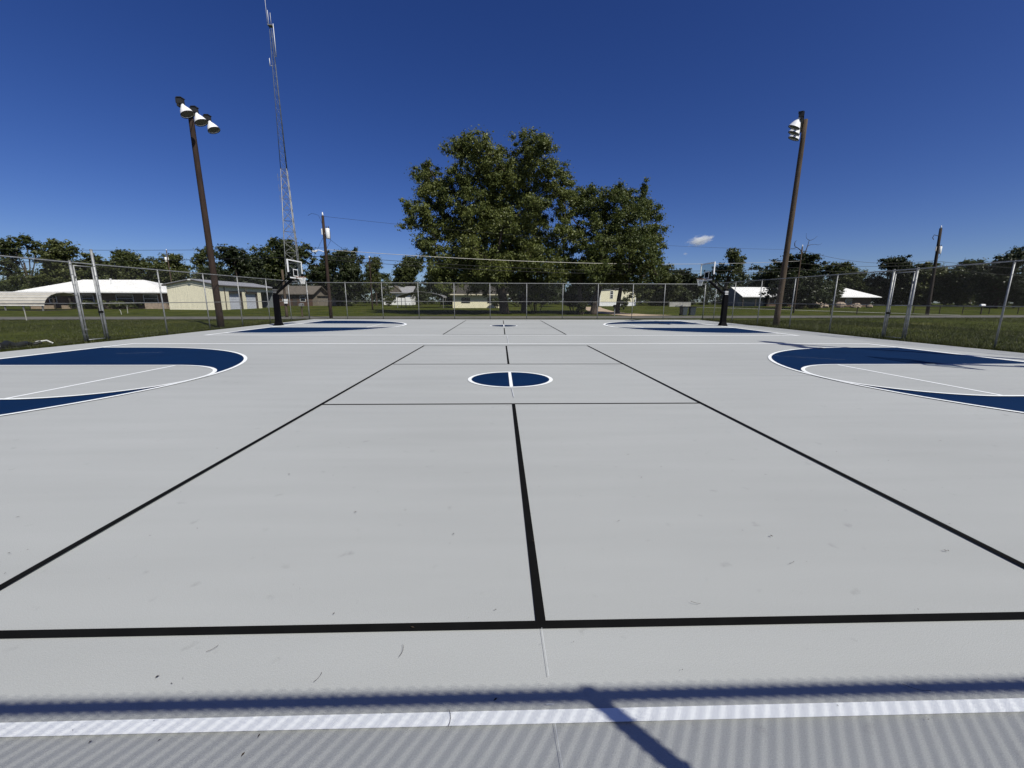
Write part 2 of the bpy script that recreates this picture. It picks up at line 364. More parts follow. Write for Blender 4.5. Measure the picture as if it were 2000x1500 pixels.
def fence(label, p0, p1, posts, big=(), gaps=(), tall=(), wr=.0010, rr=.0215, top=.045, pr=.029):
    """posts: distances along the run"""
    r = thing('chain_link_fence', (0, 0, 0), label, 'fence')
    d = Vector((p1[0]-p0[0], p1[1]-p0[1])); Ln = d.length; d.normalize()
    P = lambda s, z: (p0[0]+d.x*s, p0[1]+d.y*s, gz(p0[1]+d.y*s)+z)
    for s in posts:
        rad = .044 if s in big else pr; ztop = H+(.03 if s in big else .0)
        if s in tall: ztop = H+.55
        lean = random.uniform(-.02, .02)
        pb = MB().tube([P(s, -.05), (P(s, H)[0]+lean*abs(d.x), P(s, H)[1], P(s, ztop)[2])], rad, 8)
        po = pb.build('post', 'galvanised', r, True)
        MB().tube([P(s, ztop-.03), P(s, ztop), P(s, ztop+.012)], [rad*1.06, rad*1.04, rad*.5], 8).build('post_cap', 'galv_dull', po, True)
    n = 14
    sg = [0]+[x for x in (16.0,) if False]+[Ln*i/n for i in range(1, n+1)]
    MB().tube([P(s, H-.02) for s in sg], rr, 8).build('top_rail', 'galvanised', r, True)
    seg = []; a = 0
    for g0, g1 in sorted(gaps): seg.append((a, g0)); a = g1
    seg.append((a, Ln))
    for (a, c) in seg:
        MB().tube([P(a+(c-a)*i/6, 1.50) for i in range(7)], .019, 6).build('middle_rail', 'galv_dull', r, True)
        MB().tube([P(a+(c-a)*i/6, .05) for i in range(7)], .004, 4).build('tension_wire', 'wire', r)
    V = wires(p0, p1, gaps, rad=wr, z_hi=H+top)
    tag(np_mesh('wire_mesh', V, 4, 'wire', r), kind='stuff')
    ti = MB()
    for s in posts:
        for z in np.arange(.3, H, .38):
            c = Vector(P(s, z)); q = .031 if s not in big else .046
            ti.box(c.x-q, c.x+q, c.y-q, c.y+q, c.z-.004, c.z+.004)
    tag(ti.build('wire_ties', 'galv_dull', r), kind='stuff')
    return r
XL, XR, YF, YN = -16.5, 17.45, 33.85, -2.32
fence('far chain-link fence run along the road edge behind the courts', (XL, YF), (XR, YF), [0]+[x-XL for x in (-13.28, -10.26, -7.2, -4.17, -1.12, 2.03, 5.12, 8.17, 11.18, 13.95)]+[XR-XL], big=(0, XR-XL))
lp = [14.69, 15.62, 18.70, 21.70, 24.66, 27.8, 30.8]
fence('left chain-link fence run beside the lawn facing the white-roofed house', (XL, YN), (XL, YF), [y-YN for y in [0, 2.9, 5.8, 8.7, 11.6]+lp], big=(lp[0]-YN, lp[1]-YN), tall=(lp[1]-YN,), gaps=[(lp[0]-YN, lp[1]-YN)])
rp_ = [12.3, 15.62, 16.68, 19.8, 22.9, 26.1, 29.25, 32.0]
fence('right chain-link fence run beside the lawn with the leaning light pole behind it', (XR, YN), (XR, YF), [y-YN for y in [0, 3, 6.1, 9.2]+rp_], big=(rp_[1]-YN, rp_[2]-YN), gaps=[(rp_[1]-YN, rp_[2]-YN)])
fence('near chain-link fence whose rail and post shadows fall across the foreground', (XL, YN), (XR, YN), [x-XL for x in (-13.3, -10.3, -7.2, -4.2, -1.13, 1.92, 4.97, 8, 11, 14.2)], wr=.0034, rr=.025, top=.058, pr=.036)

def gate(label, x, y0, y1, side):
    r = thing('gate', (x, (y0+y1)/2, gz(y0)), label, 'gate'); w2 = (y1-y0)/2-.11; ht = 2.92
    fr = MB()
    for s in (-1, 1): fr.tube([(0, s*w2, .07), (0, s*w2, ht)], .024, 8)
    for z in (.09, 1.5, ht): fr.tube([(0, -w2, z), (0, w2, z)], .02, 8)
    fr.build('gate_frame', 'galvanised', r, True)
    for z in (.5, 1.5, 2.5):
        MB().box(-.03, .03, -w2-.1, -w2+.02, z-.03, z+.03).build('hinge', 'galv_dull', r)
    la = MB(); la.box(-.04, .04, w2-.05, w2+.11, 1.12, 1.2); la.tube([(-.05*side, w2, 1.0), (-.05*side, w2, 1.3)], .012, 6); la.build('latch', 'black_steel', r)
    # mesh in local space
    V = wires((0, -w2), (0, w2), z_lo=.1, z_hi=ht-.02); tag(np_mesh('wire_mesh', V, 4, 'wire', r), kind='stuff')
gate('narrow pipe-framed gate in the left fence, beside the post that sticks up', XL, lp[0], lp[1], 1)
gate('narrow pipe-framed gate in the right fence with a dark latch', XR, rp_[1], rp_[2], -1)

# ------------------------------------------------------------------ basketball hoops
def make_hoop(stripe='white_paint'):
    r = thing('basketball_hoop', (0, 0, 0), 'x', 'hoop', 'basketball hoops of the two courts')
    p = MB(); p.frustum((.26, .24), (.25, .23), 0, .03); p.build('base_plate', 'black_steel', r)
    p = MB(); p.frustum((.22, .20), (.150, .145), .03, .28); p.frustum((.150, .145), (.135, .130), .28, 1.95); p.build('post_pad', 'black_pad', r)
    p = MB(); p.box(-.10, .10, -.10, .10, 1.95, 2.42); po = p.build('post', 'black_steel', r)
    for z in (2.06, 2.15, 2.24): MB().box(-.104, .104, -.104, .104, z, z+.042).build('stripe', stripe, po)
    a = MB(); a.tube([(.02, 0, 2.0), (1.280, 0, 3.02)], .085, 4); a.build('arm', 'black_steel', r)
    a = MB(); a.tube([(.05, .0, 2.36), (1.280, 0, 3.36)], .035, 6); a.build('brace', 'black_steel', r)
    a = MB(); a.box(1.260, 1.360, -.32, .32, 2.90, 3.50); a.build('mounting_plate', 'black_steel', r)
    bb = MB(); bb.box(1.385, 1.405, -.88, .88, 3.0, 4.04); bo = bb.build('backboard', 'board_glass', r)
    f = MB(); t0, t1 = 1.360, 1.425
    f.box(t0, t1, -.915, -.845, 2.95, 4.07); f.box(t0, t1, .845, .915, 2.95, 4.07); f.box(t0, t1, -.845, .845, 4.005, 4.07); f.box(t0, t1, -.845, .845, 2.95, 3.02)
    f.build('frame', 'white_paint', bo)
    f = MB(); t0, t1 = 1.406, 1.412
    f.box(t0, t1, -.305, -.255, 3.08, 3.53); f.box(t0, t1, .255, .305, 3.08, 3.53); f.box(t0, t1, -.255, .255, 3.48, 3.53); f.box(t0, t1, -.255, .255, 3.08, 3.13)
    f.build('target_square', 'white_paint', bo)
    for s in (-1, 1): MB().box(1.350, 1.440, s*.88-.05, s*.88+.05, 2.935, 3.30).build('edge_padding', 'black_pad', bo)
    rm = MB(); cxr = 1.412+.15+.23
    rm.tube([(cxr+.23*math.cos(t), .23*math.sin(t), 3.05) for t in np.linspace(0, 2*math.pi, 25)], .011, 6)
    rm.box(1.426, 1.610, -.07, .07, 3.02, 3.06); ro = rm.build('rim', 'rim_orange', r, True)
    ne = MB(); ns = 12
    rad = [.228, .19, .155, .13, .115]; zz = [3.04, 2.93, 2.83, 2.73, 2.62]
    for k in range(ns):
        for s in (-1, 1):
            ne.tube([(cxr+rad[i]*math.cos(2*math.pi*(k+s*.5*i)/ns), rad[i]*math.sin(2*math.pi*(k+s*.5*i)/ns), zz[i]) for i in range(5)], .0065, 4, False)
    ne.build('net', 'net', ro)
    return r
hoop = make_hoop(); hoop_l = make_hoop('galv_dull')
HO = [(-14.60, 25.3, 0, 'black padded basketball hoop on the left of the far court, before the garage doors'),
      (14.72, 25.5, math.pi, 'black padded basketball hoop on the right of the far court with three white stripes'),
      (14.72, 6.8, math.pi, 'basketball hoop whose shadow falls on the near right key')]
for i, (x, y, a, lb) in enumerate(HO):
    o = (hoop_l, hoop)[i] if i < 2 else copy_tree(hoop)
    o.location = (x, y, gz(y)); o.rotation_euler.z = a; o['label'] = lb

# ------------------------------------------------------------------ light poles
def light_pole(loc, top, rz, lean, m, label):
    """arm along local x, lamps face local -y ... """
    r = thing('light_pole', loc, label, 'light pole', 'floodlight poles beside the courts', rz)
    p = MB(); L = Matrix.Rotation(-rz, 3, 'Z') @ Vector(lean)
    pts = [(L.x*t + .02*math.sin(t*5), L.y*t + .02*math.sin(t*3.3), -.2+(top+.2)*t) for t in np.linspace(0, 1, 12)]
    p.tube(pts, list(np.linspace(.185, .125, 12)), 12); p.build('pole', m, r, True)
    tx, ty = L.x, L.y
    c = MB(); c.box(tx-1.15, tx+1.15, ty-.22, ty-.13, top-.32, top-.20); c.build('crossarm', 'lamp_body', r)
    for k in (-1, 0, 1):
        x = tx+k*1.0; y = ty-.24; z = top-.15
        ball = MB(); ball.box(x-.13, x+.13, y-.12, y+.16, z-.02, z+.24); ball.box(x-.16, x+.16, y-.15, y+.1, z+.24, z+.27)
        ball.tube([(x-.05, y-.05, z-.05), (x-.1, y-.22, z-.18)], .02, 6); ball.tube([(x+.05, y-.05, z-.05), (x+.1, y-.22, z-.18)], .02, 6)
        fo = ball.build('floodlight', 'lamp_body', r)
        ax = Vector((0, -.42, -.91)).normalized(); st = Vector((x, y-.06, z-.04))
        co = MB(); prof = [(0, .07), (.08, .095), (.22, .19), (.36, .27), (.50, .315), (.515, .325)]
        co.tube([st+ax*d for d, q in prof], [q for d, q in prof], 20, False)
        co.build('reflector', 'lamp_white', fo, True)
        le = MB(); le.tube([st+ax*.47, st+ax*.478], .30, 20); le.build('lens', 'lamp_lens', fo)
        ri = MB(); ri.tube([st+ax*.50, st+ax*.53], [.328, .328], 20, False); ri.tube([st+ax*.50, st+ax*.53], [.31, .31], 20, False); ri.build('reflector_rim', 'lamp_body', fo)
    MB().tube([(tx-.75, ty-.3, top-.45), (tx-.55, ty-.28, top-.72), (tx-.25, ty-.2, top-.65), (tx-.05, ty-.14, top-.55)], .012, 5).build('cable_loop', 'cable', r)
    return r
light_pole((-16.95, 23.3, gz(23.3)), 11.75, math.pi/2, (-.08, 0, 0), 'pole_wood', 'tall brown wooden light pole with three white floodlights left of the courts')
light_pole((17.95, 24.9, gz(24.9)), 12.35, -math.radians(125), (.20, .0, 0), 'pole_wood_grey', 'tall weathered wooden light pole with clustered floodlights right of the courts')
light_pole((17.95, 6.6, 0), 11.75, -math.pi/2, (0, 0, 0), 'pole_wood_grey', 'light pole out to the right whose lamp shadows fall on the near court')

# ------------------------------------------------------------------ lattice tower
def tower():
    x0, y0 = -54.0, 110.0; z0 = gz(y0)
    r = thing('lattice_tower', (x0, y0, z0), 'tall slender galvanised lattice radio tower rising behind the left hoop', 'tower')
    def corner(k, z):
        wdt = np.interp(z, [0, 16, 33, 64], [4.2, 3.1, 1.6, .5])/math.sqrt(3); a = math.radians(200+120*k)
        return Vector((wdt*math.cos(a), wdt*math.sin(a), z))
    for k in range(3):
        lg = MB().tube([corner(k, z) for z in (0, 16, 33)], [.13, .11, .085], 6).build('leg', 'galvanised', r, True)
        MB().tube([corner(k, z) for z in (33, 64)], [.075, .05], 6).build('upper_leg', 'tower_dark', lg, True)
    zs = list(np.arange(0, 33, 2.6))+list(np.arange(33, 64.1, 2.0)); bl = MB(); bu = MB()
    for i in range(len(zs)-1):
        a, c = zs[i], zs[i+1]; rr = .045 if a < 33 else .02; br = bl if a < 33 else bu
        for k in range(3):
            q = (k+1) % 3
            br.tube([corner(k, a), corner(q, c)], rr, 4, False); br.tube([corner(q, a), corner(k, c)], rr, 4, False)
            br.tube([corner(k, c), corner(q, c)], rr*.9, 4, False)
    tag(bl.build('bracing', 'galv_dull', r), kind='stuff'); tag(bu.build('upper_bracing', 'tower_dark', r), kind='stuff')
    tp = MB(); tp.frustum((.5, .5), (.5, .5), 63.9, 64.1); tp.build('top_platform', 'galv_dull', r)
    for (dx, a, c, q) in ((-.55, 64, 71.5, .05), (-.25, 64, 67, .07), (.3, 64, 66.5, .05), (.75, 57.5, 64.3, .10), (-.9, 55.5, 57.2, .09)):
        an = MB(); an.tube([(dx, -.3, a), (dx, -.3, c)], [q, q*.6], 6); an.tube([(dx, -.3, a+.2), (dx*.3, 0, a+.2)], .03, 4); an.build('antenna', 'white_metal', r, True)
    ar = MB()
    for z in (26, 28.5, 31): ar.tube([(-.9, -.4, z), (-1.6, -.6, z)], .03, 4); ar.tube([(-1.6, -.6, z-.8), (-1.6, -.6, z+.8)], .035, 5)
    ar.build('side_antenna', 'galv_dull', r)
tower()

# ------------------------------------------------------------------ utility poles and cables
def utility_pole(loc, h, label, m='pole_wood', rad=.15, transformer=None, lean=(0, 0), cap=True):
    r = thing('utility_pole', loc, label, 'utility pole')
    MB().tube([(lean[0]*t, lean[1]*t, -.3+(h+.3)*t) for t in np.linspace(0, 1, 6)], list(np.linspace(rad, rad*.72, 6)), 10).build('pole', m, r, True)
    if transformer:
        s, z = transformer; x = lean[0]+s*.33
        t = MB(); t.tube([(x, -.05, z-.42), (x, -.05, z-.40), (x, -.05, z+.38), (x, -.05, z+.42)], [.16, .18, .18, .14], 14); to = t.build('transformer', 'white_metal', r, True)
        for dx in (-.09, .09): MB().tube([(x+dx, -.05, z+.42), (x+dx, -.05, z+.62)], [.045, .025], 6).build('bushing', 'dark_trim', to)
        MB().box(min(x, lean[0]), max(x, lean[0]), -.08, -.02, z-.06, z+.06).build('bracket', 'galv_dull', r)
        MB().tube([(lean[0]-s*.16, -.05, z-.1), (lean[0]-s*.16, -.05, z+.4)], .05, 6).build('fuse_cutout', 'white_metal', r)
        MB().tube([(x+s*.1, -.05, z+.6), (x+s*.22, -.05, z+.1), (x+s*.2, -.05, z-.6), (lean[0]+s*.1, -.05, z-1.3)], .012, 5).build('drop_lead', 'cable', r)
    if cap: MB().tube([(lean[0], lean[1], h), (lean[0], lean[1], h+.12), (lean[0], lean[1], h+.3)], [.05, .07, .03], 8).build('insulator', 'white_metal', r, True)
    return r
up1 = utility_pole((-15.55, 36.0, gz(36)), 8.7, 'brown utility pole with white transformer standing behind the far fence', transformer=(1, 7.25))
b = MB(); b.tube([(-.05, 0, 5.7), (-.5, -.15, 5.85), (-.8, -.2, 5.82)], .03, 6); b.frustum((.16, .1), (.2, .12), 5.68, 5.80, -.85, -.2); b.build('street_lamp', 'white_metal', up1)
b = MB(); b.tube([(-.05, 0, 7.9), (-.35, 0, 8.75), (-.9, 0, 8.9), (-1.25, 0, 8.72)], .012, 5); b.build('whip_lead', 'cable', up1)
up2 = utility_pole((52.6, 48.0, gz(48)), 10.1, 'dark utility pole with grey transformer beside the road on the right', m='creosote', rad=.19, transformer=(1, 7.6), lean=(-.45, 0))
b = MB(); b.tube([(-.5, 0, 9.2), (-1.1, 0, 9.35), (-1.25, 0, 9.0), (-1.05, 0, 8.8)], .035, 5); b.build('hook_bracket', 'dark_trim', up2)
up3 = utility_pole((38.55, 52, gz(52)), 8.3, 'thin bare utility pole standing in front of the dead snag', m='pole_wood_grey', rad=.11)
utility_pole((-63.0, 80, gz(80)), 10.2, 'far pole with small white canister above the garage roof', m='pole_wood_grey', rad=.12, transformer=(-1, 8.6))
up4 = utility_pole((-19.15, 60, gz(60)), 7.3, 'thin brown service pole left of the metal carport', m='pole_wood', rad=.11)
up5 = utility_pole((-20.3, 37.6, gz(37.6)), 4.3, 'short weathered pole stub right behind the left hoop post', m='pole_wood_grey', rad=.13, cap=False)
b = MB(); b.box(-.02, .30, -.24, -.15, 1.25, 1.65); b.build('meter_box', 'white_metal', up5)

def cable(label, p0, p1, sag, rad, m='cable'):
    p0, p1 = Vector(p0), Vector(p1); n = 24
    pts = [p0.lerp(p1, t) - Vector((0, 0, sag*4*t*(1-t))) for t in np.linspace(0, 1, n)]
    tag(MB().tube(pts, rad, 5).build('power_cable', m), label, 'cable', 'overhead cables along the road')
A1 = (-15.55, 36.0, 0); A2 = (52.15, 48, 0); A0 = (-75, 31, 0); A3 = (110, 53, 0)
cable('bright overhead cable crossing low in front of the big tree', (-15.5, 36.0, 6.05), (38.5, 52, 6.9), .75, .022, 'cable_bright')
cable('dark lower overhead cable crossing the big tree trunks from the transformer pole', (-15.5, 36.0, 5.55), (38.5, 52, 6.1), .85, .02)
cable('lowest dark overhead cable between the transformer pole and the thin bare pole', (-15.5, 36.0, 5.2), (38.5, 52, 5.7), .8, .02)
cable('topmost thin line from the transformer pole across the big tree crown', (-15.5, 36.0, 8.8), (38.5, 52, 8.3), .6, .011)
cable('dark cable from the thin bare pole to the dark utility pole on the right', (38.5, 52, 6.6), (52.2, 48, 6.2), .3, .02)
cable('upper cable sagging from the snag to the dark utility pole on the right', (38.5, 52, 8.3), (52.2, 48, 6.7), .9, .018)
cable('lower of the cables between the thin bare pole and the dark pole', (38.5, 52, 5.9), (52.2, 48, 5.6), .35, .02)
cable('upper cable running off to the right from the dark utility pole', (52.2, 48, 6.6), (110, 53, 6.9), 1.2, .02)
cable('lower cable running off to the right from the dark utility pole', (52.2, 48, 5.8), (110, 53, 6.1), 1.3, .02)
cable('thin high cable over the white-roofed house on the left', (-15.5, 36.0, 6.2), (-85, 32, 7.2), .9, .014)
cable('heavier low cable over the white-roofed house on the left', (-15.5, 36.0, 5.5), (-85, 32, 5.2), .7, .022)
cable('service wire dropping left from the transformer pole to the brown house', (-15.7, 36.0, 7.0), (-42, 84, 4.0), .4, .013)
cable('service wire dropping right from the transformer pole to the thin service pole', (-15.2, 36.0, 7.0), (-19.1, 60, 7.0), .3, .013)

# ------------------------------------------------------------------ buildings
def windowpart(root, x0, x1, y, z0, z1, fr='white_paint', axis='y', d=-1):
    t = .06
    def bx(m, a0, a1, b0, b1, q0, q1):
        lo, hi = sorted((y+d*q0, y+d*q1))
        return m.box(a0, a1, lo, hi, b0, b1) if axis == 'y' else m.box(lo, hi, a0, a1, b0, b1)
    m = MB(); bx(m, x0-t, x0, z0-t, z1+t, 0, .06); bx(m, x1, x1+t, z0-t, z1+t, 0, .06); bx(m, x0, x1, z0-t, z0, 0, .06); bx(m, x0, x1, z1, z1+t, 0, .06)
    bx(m, x0, x1, (z0+z1)/2-.02, (z0+z1)/2+.02, .012, .05)
    f = m.build('window', fr, root)
    m = MB(); bx(m, x0, x1, z0, z1, 0, .01); m.build('pane', 'dark_glass', f)

def hip_roof(r, x0, x1, y0, y1, ze, zr, ridge, th=.16, m='roof_white', seams=True):
    yc = (y0+y1)/2
    b = MB(); a0, a1 = ridge
    V = [(x0, y0, ze), (x1, y0, ze), (x1, y1, ze), (x0, y1, ze), (a0, yc, zr), (a1, yc, zr)]
    b.add(V, [(0, 1, 5, 4), (1, 2, 5), (2, 3, 4, 5), (3, 0, 4)])
    b.add([(x0, y0, ze-.003), (x1, y0, ze-.003), (x1, y1, ze-.003), (x0, y1, ze-.003)], [(3, 2, 1, 0)])
    o = b.build('roof', m, r)
    f = MB(); f.box(x0-.03, x1+.03, y0-.05, y0-.01, ze-th, ze+.01); f.box(x0-.06, x0-.03, y0-.05, y1, ze-th, ze+.01); f.box(x1+.03, x1+.06, y0-.05, y1, ze-th, ze+.01)
    f.build('fascia', 'white_metal' if m == 'roof_white' else 'dark_trim', o)
    if seams:
        s = MB(); k = x0+.4
        while k < x1-.3:
            if k < a0: t = (k-x0)/(a0-x0+1e-6)
            elif k > a1: t = (x1-k)/(x1-a1+1e-6)
            else: t = 1
            s.tube([(k, y0, ze+.012), (k, y0+(yc-y0)*t, ze+(zr-ze)*t+.012)], .018, 4, False); k += .6
        tag(s.build('roof_seams', m, o), kind='stuff')
    return o

# white-roofed ranch house on the left
r = thing('ranch_house', (-60, 64.5, gz(61)), 'low brick ranch house with broad white metal hip roof left of the garage', 'house')
b = MB(); b.box(-8.6, 10.0, -2.2, 4.5, -.4, 2.45); b.build('wall', 'brick_brown', r)
hip_roof(r, -11.0, 11.0, -3.6, 5.6, 2.42, 4.35, (-5.3, 4.0))
MB().tube([(.6, -.9, 3.5), (.6, -.9, 4.25), (.6, -.9, 4.3), (.6, -.9, 4.42)], [.07, .07, .14, .14], 8).build('vent_pipe', 'white_metal', r)
for a, c in ((-7.6, -6.6), (-2.8, -1.2), (2.2, 4.6), (6.2, 8.2)): windowpart(r, a, c, -2.2, .9, 2.0)
MB().box(-5.4, -4.4, -2.28, -2.2, 0, 2.1).build('door', 'wood_brown', r)
for x in (-9.6, -7.9, -6.1, -3.8): MB().box(x-.07, x+.07, -3.2, -3.06, -.2, 2.4).build('porch_post', 'dark_trim', r)
for a, c in ((-9.4, -6.2), (-5.0, -2.2)): MB().box(a, c, -3.3, -3.0, -.3, .45).build('planter_wall', 'brick_tan', r)
b = MB(); b.box(6.8, 9.9, -3.0, -2.2, -.3, .8); b.build('stone_step', 'stone', r)

# arched metal awning far left
r = thing('metal_awning', (-67.6, 55.5, gz(55)), 'long low curved metal awning at the far left edge of the lawn', 'awning')
prof = [(-2.2, .55), (-2.15, .80), (-1.95, 1.25), (-1.6, 1.65), (-1.1, 1.98), (-.4, 2.22), (.5, 2.32), (1.4, 2.25), (2.2, 1.9)]
prof2 = [(a, z-.04) for a, z in prof][::-1]
MB().prism(prof+prof2, -9, 8.6, 'x').build('roof_sheet', 'awning_tan', r)
b = MB()
for a, z in prof[:7]: b.tube([(-9, a-.02, z+.03), (8.62, a-.02, z+.03)], .035, 5)
tag(b.build('sheet_ribs', 'white_metal', r), kind='stuff')
for x in (-8, -5, -2, 1, 3.5, 5.8, 8.2):
    MB().box(x-.06, x+.06, -2.12, -2.0, -.4, .6).build('post', 'galv_dull', r)
MB().box(-8.8, 8.4, -2.0, 2.0, -.35, -.02).build('floor_deck', 'dark_trim', r)

# cream metal garage with roll-up doors
r = thing('metal_garage', (-46.9, 58, gz(58)), 'cream metal garage with white roll-up doors behind the left light pole', 'garage')
GW, GL, EH, RH = 7.1, 14.2, 3.42, 4.12
rec = (10.2, 13.9)
w_ = MB(); w_.add([(0, 0, -.4), (GW, 0, -.4), (GW, 0, EH), (GW/2, 0, RH), (0, 0, EH)], [(0, 1, 2, 3, 4)])
w_.add([(0, GL, -.4), (0, GL, EH), (GW/2, GL, RH), (GW, GL, EH), (GW, GL, -.4)], [(0, 1, 2, 3, 4)])
w_.add([(0, 0, -.4), (0, 0, EH), (0, GL, EH), (0, GL, -.4)], [(0, 1, 2, 3)])
ops = [(2.1, 5.2), (6.1, 9.2), rec]; TOP = 2.65; prev = 0
for a, c in ops+[(GL, GL)]:
    w_.add([(GW, prev, -.4), (GW, a, -.4), (GW, a, EH), (GW, prev, EH)], [(0, 1, 2, 3)])
    if a < GL: w_.add([(GW, a, TOP), (GW, c, TOP), (GW, c, EH), (GW, a, EH)], [(0, 1, 2, 3)])
    prev = c
w_.build('wall', 'cream_siding', r)
for a, c in ops[:2]:
    d = MB(); d.box(GW-.42, GW-.36, a, c, -.3, TOP); do = d.build('roll_up_door', 'door_white', r)
    for z in np.arange(0, TOP-.2, .24): MB().box(GW-.36, GW-.335, a+.02, c-.02, z, z+.205).build('slat', 'door_white', do)
    rv = MB(); rv.box(GW-.40, GW-.002, a-.02, a+.02, -.3, TOP); rv.box(GW-.40, GW-.002, c-.02, c+.02, -.3, TOP); rv.box(GW-.40, GW-.002, a+.02, c-.02, TOP-.3, TOP-.002)
    rv.build('door_jamb', 'dark_trim', do)
a, c = rec
b = MB(); b.box(GW-2.6, GW-2.55, a, c, -.3, TOP); b.box(GW-2.55, GW-.01, a-.06, a-.003, -.3, TOP); b.box(GW-2.55, GW-.01, c+.003, c+.06, -.3, TOP); b.box(GW-2.5, GW-.01, a, c, TOP-.02, TOP+.03)
b.build('open_bay', 'blue_grey_wall', r)
ro = MB(); ov = .35; sl = (RH-EH)/(GW/2)
for s in (-1, 1):
    xe = GW/2+s*(GW/2+ov); ze = EH-sl*ov
    ro.add([(xe, -ov, ze+.03), (xe, GL+ov, ze+.03), (GW/2, GL+ov, RH+.03), (GW/2, -ov, RH+.03), (xe, -ov, ze+.11), (xe, GL+ov, ze+.11), (GW/2, GL+ov, RH+.11), (GW/2, -ov, RH+.11)],
           [(0, 1, 2, 3), (7, 6, 5, 4), (0, 4, 5, 1), (0, 3, 7, 4), (1, 5, 6, 2)])
rf = ro.build('roof', 'roof_grey', r)
tr_ = MB()
for s in (-1, 1):
    xe = GW/2+s*(GW/2+ov); ze = EH-sl*ov
    tr_.add([(xe, -ov-.03, ze-.10), (GW/2, -ov-.03, RH-.10), (GW/2, -ov-.03, RH+.02), (xe, -ov-.03, ze+.02)], [(0, 1, 2, 3)])
    tr_.box(xe-.05, xe+.05, -ov, GL+ov, ze-.12, ze+.02)
tr_.build('eave_trim', 'dark_trim', rf)
MB().box(GW/2-.18, GW/2+.18, -ov-.12, -ov-.04, RH-.12, RH+.06).build('peak_light', 'white_metal', r)
MB().tube([(GW+.06, 1.15, -.3), (GW+.06, 1.15, EH-.1)], .06, 6).build('downspout', 'dark_trim', r)
MB().tube([(GW+.1, 5.65, 2.75), (GW+.35, 5.65, 2.95), (GW+.4, 5.65, 2.6)], [.03, .09, .12], 6).build('wall_lamp', 'dark_trim', r)

# brown gabled house behind the left hoop
r = thing('brown_house', (-46, 85, gz(85)), 'small brown house with shingled gable roof behind the left hoop', 'house')
MB().box(0, 7.0, 0, 7.2, -.4, 2.55).build('wall', 'wood_brown', r)
b = MB(); b.add([(7.02, 0, -.4), (7.02, 7.2, -.4), (7.02, 7.2, 2.5), (7.02, 3.6, 3.85), (7.02, 0, 2.5)], [(0, 1, 2, 3, 4)]); b.build('gable_wall', 'plank_grey', r)
b = MB(); b.prism([(-.6, 2.25), (3.6, 3.95), (7.8, 2.25), (7.8, 2.4), (3.6, 4.12), (-.6, 2.4)], -.5, 7.6, 'x'); b.build('roof', 'shingle', r)
MB().box(7.0, 10.8, 2.5, 9.5, -.4, 2.0).build('side_wing', 'plank_grey', r)
MB().box(6.9, 11.2, 2.2, 9.8, 2.0, 2.14).build('wing_roof', 'shingle', r)
windowpart(r, 1.0, 2.0, 0, .9, 2.0); windowpart(r, 4.6, 5.6, 0, .9, 2.0); MB().box(3.0, 3.9, -.06, 0, -.1, 2.0).build('door', 'dark_trim', r)

# white cottage
r = thing('white_cottage', (-28.6, 100, gz(100)), 'small white cottage with grey gable roof beyond the metal carport', 'house')
MB().box(0, 6.6, 0, 6, -.6, 2.9).build('wall', 'white_paint', r)
b = MB(); b.prism([(-.6, 2.75), (3, 4.3), (6.6, 2.75), (6.6, 2.9), (3, 4.5), (-.6, 2.9)], -.6, 7.2, 'x'); b.build('roof', 'roof_grey', r)
b = MB(); b.add([(1.2, -.5, 2.95), (4.4, -.5, 2.95), (2.8, -.5, 4.35)], [(0, 1, 2)]); b.add([(.9, -.6, 2.95), (2.8, -.6, 4.55), (2.8, 3, 4.55), (.9, 3, 2.95)], [(0, 1, 2, 3)]); b.add([(4.7, -.6, 2.95), (4.7, 3, 2.95), (2.8, 3, 4.55), (2.8, -.6, 4.55)], [(0, 1, 2, 3)])
b.build('dormer', 'shingle', r)
windowpart(r, 2.2, 3.0, 0, 1.2, 2.4)

# arched carport
r = thing('arched_carport', (-14.1, 72, gz(72)), 'open metal carport with dark arched roof on thin legs', 'carport')
prof = [(-4.0, 1.75), (-3.8, 2.0), (-3.0, 2.3), (-1.5, 2.62), (0, 2.75), (1.5, 2.62), (3.0, 2.3), (3.8, 2.0), (4.0, 1.75)]
MB().prism(prof+[(a, z-.05) for a, z in prof][::-1], -1.5, 4.5).build('roof_sheet', 'galv_dull', r)
for y in (-1.4, 1.5, 4.4):
    for x in (-3.95, 3.95): MB().box(x-.04, x+.04, y-.04, y+.04, -.4, 1.75).build('leg', 'galv_dull', r)
for x in (-3.0, -2.4, -1.8, 3.1):
    MB().box(x-.03, x+.03, 1.0, 1.06, -.2, .75).build('rail_post', 'dark_trim', r)

# yellow house under the tree
r = thing('yellow_house', (-8.7, 72, gz(72)), 'pale yellow house with shingled roof, painted as shaded, under the big tree', 'house')
MB().box(0, 9.4, 0, 8, -.5, 2.3).build('wall', 'yellow_wall', r)
b = MB(); b.prism([(-.7, 2.2), (4, 4.1), (8.7, 2.2), (8.7, 2.35), (4, 4.3), (-.7, 2.35)], -.5, 9.9, 'x'); b.build('roof', 'shingle_shaded', r)
MB().box(-.5, 9.9, -.74, -.70, 2.18, 2.36).build('eave_trim', 'cream_trim', r)
for a, c in ((1.6, 3.0), (6.2, 7.8)): windowpart(r, a, c, 0, .9, 1.7, 'dark_trim')

